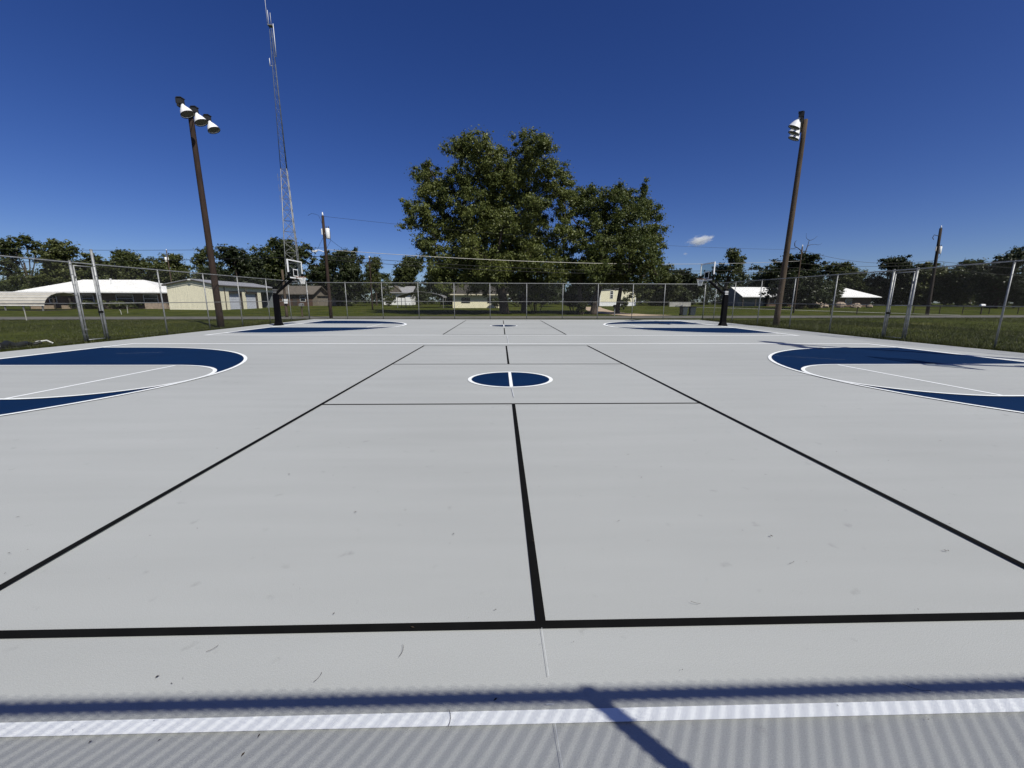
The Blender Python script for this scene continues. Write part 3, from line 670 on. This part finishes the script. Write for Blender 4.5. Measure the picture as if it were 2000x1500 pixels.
# mobile home
r = thing('mobile_home', (23.0, 95, gz(95)), 'cream mobile home with white skirting beyond the sandy driveway', 'mobile home')
MB().box(0, 8.4, 0, 16, .85, 3.5).build('wall', 'yellow_wall', r)
MB().box(.05, 8.35, .05, 15.9, -.5, .85).build('skirting', 'white_paint', r)
b = MB(); b.prism([(-.15, 3.48), (4.2, 3.82), (8.55, 3.48), (8.55, 3.56), (4.2, 3.92), (-.15, 3.56)], -.15, 16.1); b.build('roof', 'roof_grey', r)
for z in (1.7, 2.6): windowpart(r, 2.4, 3.0, 0, z, z+.75)
for x in (0, 8.4): MB().box(x-.08, x+.08, -.03, 0, -.3, 3.48).build('corner_trim', 'white_paint', r)

# right house with white roof
r = thing('gabled_house', (56, 94, gz(94)), 'long low house with white metal roof behind the trees on the right', 'house')
MB().box(6.2, 31, 0, 8, -.5, 2.15).build('wall', 'brick_brown', r)
MB().box(-.2, 6.2, .8, 7.5, -.5, 2.1).build('carport_back', 'blue_grey_wall', r)
V = [(-.4, -1, 2.2), (32.6, -1, 2.2), (32.6, 9.5, 2.2), (-.4, 9.5, 2.2), (-.4, 4.2, 4.5), (27.5, 4.2, 4.5)]
b = MB(); b.add(V, [(0, 1, 5, 4), (1, 2, 5), (2, 3, 4, 5)]); ro = b.build('roof', 'roof_white', r)
b = MB(); b.add([(-.3, -.9, 2.1), (-.3, 9.4, 2.1), (-.3, 4.2, 4.42)], [(2, 1, 0)]); b.build('gable_wall', 'blue_grey_wall', r)
MB().box(-.4, 32.6, -1.05, -1.0, 2.05, 2.2).build('fascia', 'white_metal', ro)
for x in (0, 3, 6.1): MB().box(x-.1, x+.1, -.8, -.6, -.4, 2.1).build('carport_post', 'dark_trim', r)
for a, c in ((8, 9.6), (12, 14), (19, 21), (25, 26.4)): windowpart(r, a, c, 0, .8, 1.7)

# low concrete wall, bins, mailboxes, small things on the lawn
tag(MB().box(-2.4, 2.4, -.2, .2, -.3, .85).build('low_wall', 'concrete', loc=(39.8, 90, gz(90))), 'low grey concrete wall on the lawn behind the wheelie bins', 'wall')
def bin_(x, y, label, a):
    r = thing('wheelie_bin', (x, y, gz(y)), label, 'bin', 'wheelie bins by the road', a)
    MB().frustum((.24, .27), (.30, .34), .06, .92).build('body', 'bin_plastic', r)
    b = MB(); b.frustum((.33, .37), (.31, .33), .92, 1.0); b.box(-.3, .3, .34, .42, .9, .95); b.build('lid', 'black_pad', r)
    for s in (-1, 1): MB().tube([(s*.2, .28, .11), (s*.27, .28, .11)], .11, 10).build('wheel', 'black_steel', r)
bin_(19.75, 42.9, 'left one of the two dark wheelie bins across the road', .2); bin_(20.75, 43.0, 'right one of the two dark wheelie bins across the road', -.1)
def mailbox(x, y, h, m, mp, label, rz=0):
    r = thing('mailbox', (x, y, gz(y)), label, 'mailbox', None, rz)
    MB().box(-.05, .05, -.05, .05, -.2, h).build('post', mp, r)
    prof = [(-.13, 0), (.13, 0), (.13, .16), (.09, .25), (0, .29), (-.09, .25), (-.13, .16)]
    MB().prism([(a, z+h) for a, z in prof], -.28, .28).build('box', m, r)
    MB().box(.13, .15, -.1, .0, h+.1, h+.22).build('flag', 'dark_trim', r)
mailbox(12.3, 43.4, .85, 'black_pad', 'galv_dull', 'dark mailbox on a thin post beside the sandy driveway')
mailbox(-19.0, 37.9, 1.0, 'galv_dull', 'pole_wood_grey', 'grey mailbox on a post behind the left end of the far fence')
mailbox(61.2, 49.5, .95, 'white_metal', 'creosote', 'white mailbox beside the dark pipe railing on the right', math.pi/2)
def stake(x, y, h, label, bent=0):
    tag(MB().tube([(0, 0, -.1), (bent*.3, 0, h*.8), (bent, 0, h)], .032, 6).build('marker_post', 'concrete', loc=(x, y, gz(y))), label, 'post')
stake(-37.2, 31.4, .75, 'short white marker post by the road at far left'); stake(-41.7, 44.6, .45, 'bent white pipe in the lawn before the ranch house', -.15); stake(-44.0, 48, .8, 'thin pale post standing left of the garage corner', .1)

def rail_section(pts, label):
    c = pts[0]; r = thing('pipe_railing', (c[0], c[1], gz(c[1])), label, 'railing', 'dark pipe railings along the road')
    for x, y in pts: MB().tube([(x-c[0], y-c[1], -.2), (x-c[0], y-c[1], .92)], .05, 6).build('post', 'creosote', r)
    for z in (.88, .5): MB().tube([(x-c[0], y-c[1], z) for x, y in pts], .03, 6).build('rail', 'creosote', r)
rail_section([(40.3, 48.0), (44.0, 48.4)], 'dark pipe railing section nearest the right light pole')
rail_section([(52.8, 50.0), (56.6, 50.3)], 'dark pipe railing section just right of the dark utility pole')
rail_section([(59.8, 50.4), (63.6, 50.6)], 'dark pipe railing section with the white mailbox beside it')
rail_section([(67.5, 50.6), (71, 50.8)], 'dark pipe railing section at the far right edge')
# boulders in front of the right house
for i, (x, y, s) in enumerate(((63.5, 80, .95), (65.5, 80.6, .6), (69, 81, .9), (71.3, 80.4, .6), (73.4, 82, .7), (76, 82, .55))):
    bm = MB(); n1, n2 = 6, 9
    for a in range(n1+1):
        for k in range(n2):
            th = math.pi*a/n1; ph = 2*math.pi*k/n2; q = s*random.uniform(.75, 1.1)
            bm.v.append((q*math.sin(th)*math.cos(ph)*1.2, q*math.sin(th)*math.sin(ph), q*math.cos(th)*.85+s*.45))
    for a in range(n1):
        for k in range(n2): bm.f.append((a*n2+k, (a+1)*n2+k, (a+1)*n2+(k+1) % n2, a*n2+(k+1) % n2))
    tag(bm.build('boulder', 'stone', loc=(x, y, gz(y))), '%s tan boulder, %s from the left in the row before the right house' % (('largest', 'squat', 'tall', 'low', 'middle-sized', 'smallest')[i], ('first', 'second', 'third', 'fourth', 'fifth', 'sixth')[i]), 'boulder', 'boulders before the right house')
# dark tarp bundle with white pipes at left fence
r = thing('tarp_bundle', (-17.2, 12.6, -.02), 'black tarp bundle with white pipe ends lying outside the left fence', 'tarp')
b = MB(); pts = []; rr = []
for i in range(15):
    t = i/14; pts.append((.08*math.sin(i*1.9), -1.5+2.6*t, .10+.04*math.sin(i*2.3))); rr.append(.06+.09*math.sin(math.pi*min(1, t*1.05+.05))*(1+.35*math.sin(i*3.1)))
b.tube(pts, rr, 9); b.build('tarp', 'tarp', r)
MB().tube([(.05, -1.7, .06), (.02, -1.3, .12)], .045, 8).build('pipe', 'pvc', r)
MB().tube([(.0, 1.0, .14), (.02, 1.35, .16), (.12, 1.45, .05)], .03, 8).build('pipe', 'pvc', r)

# ------------------------------------------------------------------ trees
def leaves(centres, radii, n_each, size, flat=.75, up=.35, seed=0):
    """leaf-sized rhombs scattered round clump centres"""
    R = np.random.default_rng(seed)
    C = np.repeat(centres, n_each, 0); Rd = np.repeat(radii, n_each)
    d = R.normal(size=C.shape); d /= np.linalg.norm(d, axis=1)[:, None]+1e-9
    rad = np.minimum(np.abs(R.normal(0, .5, len(C))), 1.15)
    off = d*rad[:, None]*Rd[:, None]; off[:, 2] *= flat
    P = C+off
    nrm = d*.8 + R.normal(size=C.shape)*.6; nrm[:, 2] += up; nrm /= np.linalg.norm(nrm, axis=1)[:, None]
    a = R.normal(size=C.shape); a[:, 2] -= .5
    a -= nrm*np.sum(a*nrm, 1)[:, None]; a /= np.linalg.norm(a, axis=1)[:, None]+1e-9
    bb = np.cross(nrm, a); s = size*R.uniform(.6, 1.35, len(C))[:, None]
    V = np.stack([P-a*s*.5, P+bb*s*.27+nrm*s*.05, P+a*s*.5, P-bb*s*.27+nrm*s*.05], 1).reshape(-1, 3)
    return V
def clump_points(lobes, dens, seed, nmin=5):
    """lobes: (x,y,z,r); returns clump centres and radii lying mostly in the shell of each lobe"""
    R = np.random.default_rng(seed); C = []; Q = []
    for (x, y, z, r) in lobes:
        n = max(nmin, int(dens*r*r))
        d = R.normal(size=(n, 3)); d /= np.linalg.norm(d, axis=1)[:, None]
        q = R.uniform(.30, 1.0, n)[:, None]*r
        C.append(np.array([x, y, z])+d*q*np.array([1, 1, .92])); Q.append(np.clip(R.uniform(.34, .75, n)*r**.5, .3, 1.2))
    return np.concatenate(C), np.concatenate(Q)
def limb(b, p0, p1, r0, r1, bend, n=6, sides=6):
    p0, p1 = Vector(p0), Vector(p1); o = Vector([random.uniform(-1, 1)*bend for _ in range(3)])
    pts = [p0.lerp(p1, t) + o*math.sin(math.pi*t) for t in np.linspace(0, 1, n)]
    b.tube(pts, list(np.linspace(r0, r1, n)), sides, False)
def big_tree(label, base, lobes, trunks, fork, leaf, dens, nleaf, size, seed):
    bx, by = base; bz = gz(by)-.05
    r = thing('shade_tree', (bx, by, bz), label, 'tree')
    lob = [(x-bx, y-by, z-bz, q) for x, y, z, q in lobes]
    C, Q = clump_points(lob, dens, seed)
    np_mesh('crown', leaves(C, Q, nleaf, size, seed=seed), 4, leaf, r)
    b = MB(); tops = []
    for (tx, ty, r0, lx, ly) in trunks:
        p = [(tx-bx, ty-by, -.2), (tx-bx, ty-by, .25), (tx-bx+lx*.3, ty-by+ly*.3, fork*.5), (tx-bx+lx, ty-by+ly, fork)]
        b.tube(p, [r0*1.6, r0*1.08, r0*.92, r0*.8], 12); tops.append(Vector(p[-1]))
    for (x, y, z, q) in lob:
        pass
        ids = np.where(np.linalg.norm(C-np.array([x, y, z]), axis=1) < q)[0]
        for i in ids[:5]: limb(b, (x, y, z), C[i], .05, .012, .25, 4, 5)
    nodes = [(t, .34) for t in tops]; base_p = sum(tops, Vector())/len(tops)
    for (x, y, z, q) in sorted(lob, key=lambda l: (Vector(l[:3])-base_p).length):
        p = Vector((x, y, z)); t, tr_ = min(nodes, key=lambda k: (k[0]-p).length + (3 if k[0].z > p.z+1 else 0))
        nr = max(.06, tr_*.72); limb(b, t, p, tr_*.9, nr*.9, .3); nodes.append((p, nr))
    b.build('trunk', 'bark', r, True)
    return r
LA = [(-4.4, 45.5, 17.6, 1.92), (-2.5, 45.0, 17.0, 2.37), (2.5, 46.4, 18.1, 1.83), (3.9, 45.1, 16.8, 2.14), (4.5, 43.8, 17.7, 0.69), (5.3, 46.5, 15.3, 2.08), (1.8, 48.9, 16.1, 2.89), (-2.3, 48.3, 15.1, 3.17), (-8.4, 48.6, 15.5, 1.91), (-7.9, 45.0, 15.7, 0.83), (-7.8, 47.2, 13.0, 2.48), (-10.1, 45.5, 11.4, 1.2), (-10.0, 44.7, 9.7, 1.0), (-8.6, 44.6, 10.7, 1.53), (-4.2, 45.8, 12.1, 3.02), (0.2, 48.6, 12.8, 3.57), (3.5, 48.6, 13.4, 2.68), (-3.1, 48.1, 9.7, 3.54), (1.8, 48.1, 9.6, 3.54), (-7.4, 45.3, 7.7, 2.03), (-7.1, 45.9, 5.8, 2.06), (-4.0, 47.6, 6.5, 3.0), (0.2, 48.0, 6.4, 3.15), (5.3, 48.5, 7.4, 3.06), (2.8, 49.0, 5.0, 2.32), (-1.4, 44.7, 4.5, 2.0), (-5.7, 47.6, 4.4, 1.75), (7.2, 48.0, 6.7, 1.77), (6.2, 47.0, 13.7, 1.05), (-4.9, 45.0, 14.8, 1.54), (-0.5, 46.8, 17.5, 1.11), (-6.4, 44.2, 3.2, 1.05), (4.2, 49.6, 10.6, 1.95),
      (-1, 51.5, 11, 3.2), (2.5, 52, 8, 3), (-4, 51.5, 7.5, 2.8), (0, 44, 9.5, 2.2), (3, 44.2, 11.5, 1.9), (-3.2, 43.6, 7.2, 1.8),
      (-6, 48, 10.5, 2.6), (-1, 45, 5.6, 2.4), (3.2, 45.6, 6.6, 2.4), (5.6, 46.4, 5.2, 2.2), (6.6, 46, 9.6, 1.6), (-3.6, 45.5, 4.6, 2.0), (-7.2, 47.5, 4.2, 1.7), (1.2, 50, 4.2, 2.4), (4.6, 50, 3.6, 2.2), (-3, 50.5, 4, 2.2), (.4, 45.6, 15.4, 2.2), (-6.2, 46.6, 13.8, 1.5), (6.3, 46.5, 13.0, 1.7), (6.9, 47.0, 14.6, 1.25), (7.0, 46.5, 11.6, 1.3), (-7.6, 46, 9.4, 1.7), (-8.6, 46.5, 8.2, 1.2)]
LB = [(9.1, 49.3, 13.7, 1.55), (10.7, 47.3, 12.6, 1.99), (12.1, 45.7, 13.1, 1.32), (14.5, 49.6, 13.8, 1.63), (15.9, 47.5, 14.5, 0.81), (16.5, 49.6, 13.5, 1.3), (17.7, 49.2, 11.8, 1.61), (14.1, 47.0, 10.4, 2.97), (10.3, 46.5, 10.0, 1.71), (17.8, 47.6, 9.6, 1.38), (17.8, 46.5, 7.9, 1.22), (14.6, 45.5, 7.5, 2.88), (11.1, 46.0, 7.5, 2.36), (13.9, 48.5, 5.5, 2.68), (16.2, 44.2, 5.5, 1.63), (10.4, 44.5, 4.9, 1.99), (8.6, 47.8, 5.4, 1.76), (17.6, 45.5, 4.5, 1.08), (15.6, 47.2, 3.4, 1.49), (7.7, 46.8, 11.2, 0.74),
      (13.5, 51, 9, 2.6), (11.5, 51, 6.5, 2.3), (8.6, 46.5, 8.2, 1.7), (7.6, 47.5, 9.3, 1.2), (12.4, 47, 5.2, 2.2), (14.5, 45.8, 4.6, 1.9), (16.4, 48, 8.8, 2.0), (15.2, 48, 12.0, 1.9), (12.4, 48.5, 11.6, 1.8), (9.4, 47, 11.9, 1.5), (9.5, 49, 4.2, 2.0), (17.0, 47.5, 6.2, 1.6), (8.3, 47.5, 12.6, 1.4), (9.8, 48, 14.0, 1.1), (13.2, 47, 13.6, 1.3), (8.9, 46.8, 9.8, 1.1)]
big_tree('tallest broad leafy shade tree in the middle behind the far fence', (.23, 48), LA, [(.23, 48, .55, -.6, 0), (2.6, 50, .3, .6, .4)], 3.6, 'leaf_pecan', 9, 135, .225, 11)
big_tree('lower shade tree joined to the right of the tallest tree by the sandy driveway', (10.65, 46.2), LB, [(10.65, 46.2, .42, .7, .6), (9.3, 47, .3, -.2, .8), (14.2, 49, .28, .3, 0)], 3.4, 'leaf_pecan', 9.5, 130, .225, 23)

def tree_proto(seed, lobes, leaf, dens, nleaf, size, bark='bark', tr=.28, fork=3.):
    random.seed(seed)
    r = thing('tree', (0, 0, 0), 'x', 'tree', 'trees behind the houses')
    C, Q = clump_points(lobes, dens, seed)
    np_mesh('crown', leaves(C, Q, nleaf, size, seed=seed), 4, leaf, r)
    b = MB(); b.tube([(0, 0, -.5), (0, 0, .3), (.1, 0, fork*.5), (0, .1, fork), (.1, 0, 6)], [tr*1.5, tr, tr*.9, tr*.8, tr*.5], 8)
    for (x, y, z, q) in lobes:
        limb(b, (0, .1, min(fork, z-.5)), (x, y, z), tr*.45, .05, .4)
        ids = np.where(np.linalg.norm(C-np.array([x, y, z]), axis=1) < q)[0]
        for i in ids[:4]: limb(b, (x, y, z), C[i], .05, .015, .2, 4, 4)
    b.build('trunk', bark, r, True)
    return r
def rand_lobes(seed, h, wd, n, low, sparse=False):
    R = random.Random(seed); L = []
    for i in range(n):
        t = (i+.5)/n; z = low + (h-low)*t*.93
        env = wd/2*math.sin(math.pi*min(1, .18+.8*t))**.7
        a = R.uniform(0, 6.28)+i*2.4; q = env*R.uniform(.25, .8)
        rr = (wd*.20 if sparse else wd*.30)*R.uniform(.7, 1.2)*(1-.35*t)
        L.append((q*math.cos(a), q*math.sin(a), min(z, h-rr*.8), rr))
    return L
# prototypes are all 10 m tall, 9 m wide
protos = [tree_proto(31, rand_lobes(31, 10, 9, 17, 1.6), 'leaf_oak', 6.5, 80, .34),
          tree_proto(37, rand_lobes(37, 10, 9, 16, 1.8), 'leaf_dark', 6.5, 80, .34),
          tree_proto(41, rand_lobes(41, 10, 9, 18, 1.2), 'leaf_bright', 6, 80, .34),
          tree_proto(43, rand_lobes(43, 10, 9, 14, 2.6, True), 'leaf_oak', 8, 62, .30, tr=.2),
          tree_proto(47, rand_lobes(47, 10, 8, 11, 5.6, True), 'leaf_oak', 8, 62, .30, tr=.22, fork=4.5)]
BG = [  # x, y, height, width, prototype, label
 (-106, 95, 14.6, 11.5, 3, 'tall thin-crowned tree at the far left edge behind the metal awning'),
 (-90, 88, 12.6, 11.5, 2, 'full tree behind the left end of the white hip roof'),
 (-96, 104, 9.6, 11, 1, 'low dark tree between the two tall trees at far left'),
 (-78.6, 90, 11.3, 9.6, 0, 'rounded tree rising above the middle of the white hip roof'),
 (-71.9, 92, 10.5, 10, 2, 'tree above the right end of the white hip roof'),
 (-61.1, 88, 12, 7.5, 3, 'narrow tree just left of the brown light pole'),
 (-53.9, 86, 11.5, 10, 1, 'dense tree above the garage doors right of the light pole'),
 (-61.0, 121, 18.2, 17.5, 0, 'broad dark tree at the foot of the lattice tower'),
 (-50.5, 124, 14.2, 11.5, 1, 'dark tree between the lattice tower and the transformer pole'),
 (-31.4, 84, 11, 7.8, 1, 'dark tree immediately right of the transformer pole'),
 (-28.0, 92, 10.4, 7.5, 3, 'loose tree behind the thin brown service pole'),
 (-22.8, 106, 12.2, 9, 0, 'tree behind the white cottage roof'),
 (-13, 104, 11, 11, 1, 'dark tree behind the metal carport at the left foot of the tallest tree'),
 (37.7, 97, 9.4, 10, 2, 'low green tree left of the right hoop behind the concrete wall'),
 (45.6, 82, 11.0, 8, 4, 'airy open tree behind the right backboard'),
 (55.6, 74, 9.6, 10.8, 1, 'dense dark tree below the snag right of the light pole'),
 (72.5, 88, 5.6, 5, 0, 'small tree in front of the white roof on the right'),
 (100, 120, 12.4, 13, 0, 'tree over the right end of the white roof'),
 (108.4, 112, 13, 12, 1, 'dark tree left of the right gate'),
 (114.7, 108, 11, 14, 2, 'broad tree behind the dark utility pole'),
 (118, 100, 11.5, 12, 0, 'dark tree between the dark utility pole and the last fence post'),
 (100.5, 80, 10.6, 9, 1, 'dark tree against the right picture edge'),
 (112, 86, 13.5, 8, 3, 'tall thin tree at the right picture edge'),
 (49, 112, 9.5, 12, 1, 'dark tree far behind the right hoop post'),
 (28, 120, 11, 13, 1, 'dark tree behind the cream mobile home'),
 (80, 118, 10.5, 13, 1, 'dark tree behind the ridge of the right white roof'),
]
usedp = set()
for i, (x, y, h, wd, p, lb) in enumerate(BG):
    o = protos[p] if p not in usedp else copy_tree(protos[p]); usedp.add(p)
    o.location = (x, y, gz(y)-.05); o.rotation_euler.z = i*1.37; o.scale = (wd/9*1.16, wd/9*1.16, h/10*1.04); o['label'] = lb

# bare snag behind the right light pole
random.seed(5)
r = thing('dead_snag', (53.9, 73, gz(73)), 'bare dead trunk with broken twisted branches above the dark tree', 'tree')
b = MB(); limb(b, (0, 0, 0), (.4, 0, 9.8), .3, .13, .3, 8, 8); b.build('trunk', 'bark', r, True)
for (p0, p1, q) in (((.4, 0, 9.8), (-1.6, 0, 11.4), .16), ((-1.6, 0, 11.4), (-1.3, .1, 12.4), .1), ((-1.3, 0, 11.2), (-2.6, 0, 11.2), .08), ((.4, 0, 10.2), (1.0, .2, 12.6), .12), ((1.0, .2, 12.4), (2.2, 0, 13.2), .05), ((.7, 0, 11.4), (2.3, .3, 11.8), .08), ((1, .2, 12.5), (.2, 0, 13.6), .05), ((2.3, .3, 11.8), (3.2, 0, 12.0), .04)):
    b = MB(); limb(b, (p0[0], p0[1], p0[2]-.5), (p1[0], p1[1], p1[2]-.5), q*.75, q*.25, .22, 6, 5); b.build('branch', 'bark', r, True)

# shrubs
def shrub(name, x, y, h, wd, leaf, label, seed, size=.26, dp=None):
    r = thing(name, (x, y, gz(y)-.03), label, 'shrub'); R = random.Random(seed); dp = dp or wd*.6
    lob = [(R.uniform(-.5, .5)*(wd-h*.6), R.uniform(-.4, .4)*dp, h*R.uniform(.35, .68), h*R.uniform(.25, .36)) for _ in range(max(5, int(wd/h*5)))]
    C, Q = clump_points(lob, 16, seed, 12); np_mesh('foliage', leaves(C, np.minimum(Q*.8, h*.22), 40, size, seed=seed), 4, leaf, r)
    b = MB()
    for l in lob: limb(b, (l[0]*.4, l[1]*.4, -.1), l[:3], .06, .02, .1, 4, 5)
    b.build('stem', 'bark', r)
shrub('shrub', 4.5, 55, 4.4, 7, 'leaf_dark', 'dark undergrowth thicket between the trunks of the two big trees', 61)
shrub('shrub', 9.6, 53, 3.4, 4.5, 'leaf_dark', 'dark bush behind the trunk of the lower shade tree', 62)
shrub('shrub', 9.2, 45.3, 1.6, 1.5, 'leaf_bright', 'pale green sapling at the foot of the lower shade tree', 63, .2)
shrub('shrub', -.9, 70.6, 2.0, 2.0, 'leaf_oak', 'bush against the right part of the yellow house wall', 64)
shrub('hedge', -57.5, 61.0, 1.35, 7.5, 'leaf_bright', 'green hedge under the front windows of the ranch house', 65)
shrub('hedge', -61.8, 61.4, 1.1, 3.2, 'leaf_dark', 'dark shrubs beside the porch planter of the ranch house', 66)
shrub('shrub', -24.0, 88, 2.9, 3.2, 'leaf_oak', 'bush at the left wall of the white cottage', 67)
shrub('shrub', -18.6, 92, 4.0, 4.6, 'leaf_dark', 'bush covering the right corner of the white cottage', 68)
shrub('shrub', -9.2, 82, 4.8, 7, 'leaf_oak', 'leafy bush behind the arched carport', 69)
shrub('shrub', 20.0, 66, 2.3, 1.8, 'leaf_oak', 'small bush at the left end of the mobile home', 70)
shrub('shrub', 28, 105, 5, 24, 'leaf_dark', 'long dark thicket behind the mobile home', 71, .4)
shrub('shrub', 42, 102, 4.6, 12, 'leaf_dark', 'dark thicket behind the low concrete wall', 72, .4)
shrub('shrub', 6, 84, 5.2, 18, 'leaf_dark', 'long dark thicket seen under the big trees beyond the yellow house', 73, .36)
# far woodland that reads as one mass
R_ = np.random.default_rng(99); N = 5800
cx_ = R_.uniform(-230, 250, N); cy_ = R_.uniform(118, 150, N); hz = 7.6+1.8*np.sin(cx_*.09)+1.4*np.sin(cx_*.31+1)+np.where(cx_ > 60, 1.6, 0)
cz_ = 1.0 + R_.random(N)**.8*np.maximum(4.5, hz)
tag(np_mesh('far_woodland', leaves(np.stack([cx_, cy_, cz_], 1), R_.uniform(1.0, 2.2, N), 44, .72, seed=5), 4, 'leaf_dark'), 'dark belt of far woodland closing the view behind the houses', 'woodland', kind='stuff')

# ------------------------------------------------------------------ grass blades near the fences and leaf litter on the court
def blades(n, xr, yr, h, seed):
    R = np.random.default_rng(seed); x = R.uniform(*xr, n); y = R.uniform(*yr, n)
    z = np.interp(y, YS, ZS)-.05; hh = h*R.uniform(.4, 1.3, n)*(1+.8*(R.random(n) < .06)); a = R.uniform(0, 6.28, n); wd = R.uniform(.006, .014, n)
    P = np.stack([x, y, z], 1); d = np.stack([np.cos(a), np.sin(a), 0*a], 1)*wd[:, None]
    tip = P + np.stack([R.normal(0, .4, n)*hh, R.normal(0, .4, n)*hh, hh], 1)
    return np.stack([P-d, P+d, tip], 1).reshape(-1, 3)
V = np.concatenate([blades(52000, (17.15, 30), (7.5, 34), .11, 1), blades(45000, (-30, -16.15), (9, 34), .075, 2), blades(9000, (17.1, 17.9), (7, 33.5), .2, 3), blades(7000, (-16.9, -16.1), (9, 33.5), .14, 4), blades(4000, (-16, 17), (33.64, 34.2), .1, 5), blades(40000, (30, 60), (14, 40), .10, 6), blades(30000, (-52, -30), (14, 33), .08, 7)])
tag(np_mesh('grass_blades', V, 3, 'blade'), 'short olive grass growing along the fences', 'grass', kind='stuff')

R_ = np.random.default_rng(17); b = MB()
for i in range(300):
    x = R_.uniform(-4.5, 5); y = -.9+R_.random()**1.7*9; L_ = .003+.010*R_.random()**2.5; a = R_.uniform(0, 6.28)
    c, s = math.cos(a)*L_, math.sin(a)*L_; q = R_.uniform(.18, .5)
    b.add([(x-c, y-s, .012), (x-s*q, y+c*q, .0135), (x+c, y+s, .012), (x+s*q, y-c*q, .0135)], [(0, 1, 2, 3)])
for (x, y, L_, a) in ((-.99, -.28, .05, 1.0), (-1.55, -.12, .05, .6), (-.4, -.47, .07, 1.4), (1.55, -.40, .10, -.6), (.85, .12, .05, -.6), (1.62, .45, .05, .2), (-.66, -.15, .07, 1.3)):
    k = [(x+math.cos(a+.5*t)*L_*(t-.5), y+math.sin(a+.5*t)*L_*(t-.5), .014) for t in np.linspace(0, 1, 5)]; b.tube(k, .0009, 4)
tag(b.build('leaf_litter', 'debris'), 'scattered dry leaf bits and twigs on the grey court', 'litter', kind='stuff')

# ------------------------------------------------------------------ small cloud
m = bpy.data.materials.new('cloud'); m.use_nodes = True; n = m.node_tree; n.nodes.remove(n.nodes['Principled BSDF'])
pv = n.nodes.new('ShaderNodeVolumePrincipled'); pv.inputs['Color'].default_value = (1, 1, 1, 1); pv.inputs['Anisotropy'].default_value = -.1
tc = n.nodes.new('ShaderNodeTexCoord'); nz = n.nodes.new('ShaderNodeTexNoise'); nz.inputs['Scale'].default_value = 3.0; nz.inputs['Detail'].default_value = 5
n.links.new(tc.outputs['Object'], nz.inputs['Vector'])
ln = n.nodes.new('ShaderNodeVectorMath'); ln.operation = 'LENGTH'; n.links.new(tc.outputs['Object'], ln.inputs[0])
fa = n.nodes.new('ShaderNodeMapRange'); fa.inputs[1].default_value = .1; fa.inputs[2].default_value = 1.0; fa.inputs[3].default_value = .30; fa.inputs[4].default_value = -.40
n.links.new(ln.outputs['Value'], fa.inputs[0])
ad = n.nodes.new('ShaderNodeMath'); ad.operation = 'ADD'; n.links.new(nz.outputs['Fac'], ad.inputs[0]); n.links.new(fa.outputs[0], ad.inputs[1])
th = n.nodes.new('ShaderNodeMapRange'); th.inputs[1].default_value = .40; th.inputs[2].default_value = .80; th.inputs[3].default_value = 0; th.inputs[4].default_value = .04
n.links.new(ad.outputs[0], th.inputs[0]); n.links.new(th.outputs[0], pv.inputs['Density']); n.links.new(pv.outputs[0], n.nodes['Material Output'].inputs['Volume'])
MATS['cloud'] = m
def cloud(loc, sc, label, rot=0):
    b = MB(); n1, n2 = 10, 16
    for a in range(n1+1):
        for k in range(n2): t = math.pi*a/n1; p = 2*math.pi*k/n2; b.v.append((math.sin(t)*math.cos(p), math.sin(t)*math.sin(p), math.cos(t)))
    for a in range(n1):
        for k in range(n2): b.f.append((a*n2+k, (a+1)*n2+k, (a+1)*n2+(k+1) % n2, a*n2+(k+1) % n2))
    o = b.build('cloud', 'cloud', loc=loc); o.scale = sc; o.rotation_euler.y = rot; tag(o, label, 'cloud')
cloud((1182, 2500, 362), (118, 80, 46), 'small white puff of cloud low in the sky right of the big trees', -.18)
cloud((1098, 2500, 285), (22, 18, 12), 'tiny faint wisp of cloud below the small white puff')
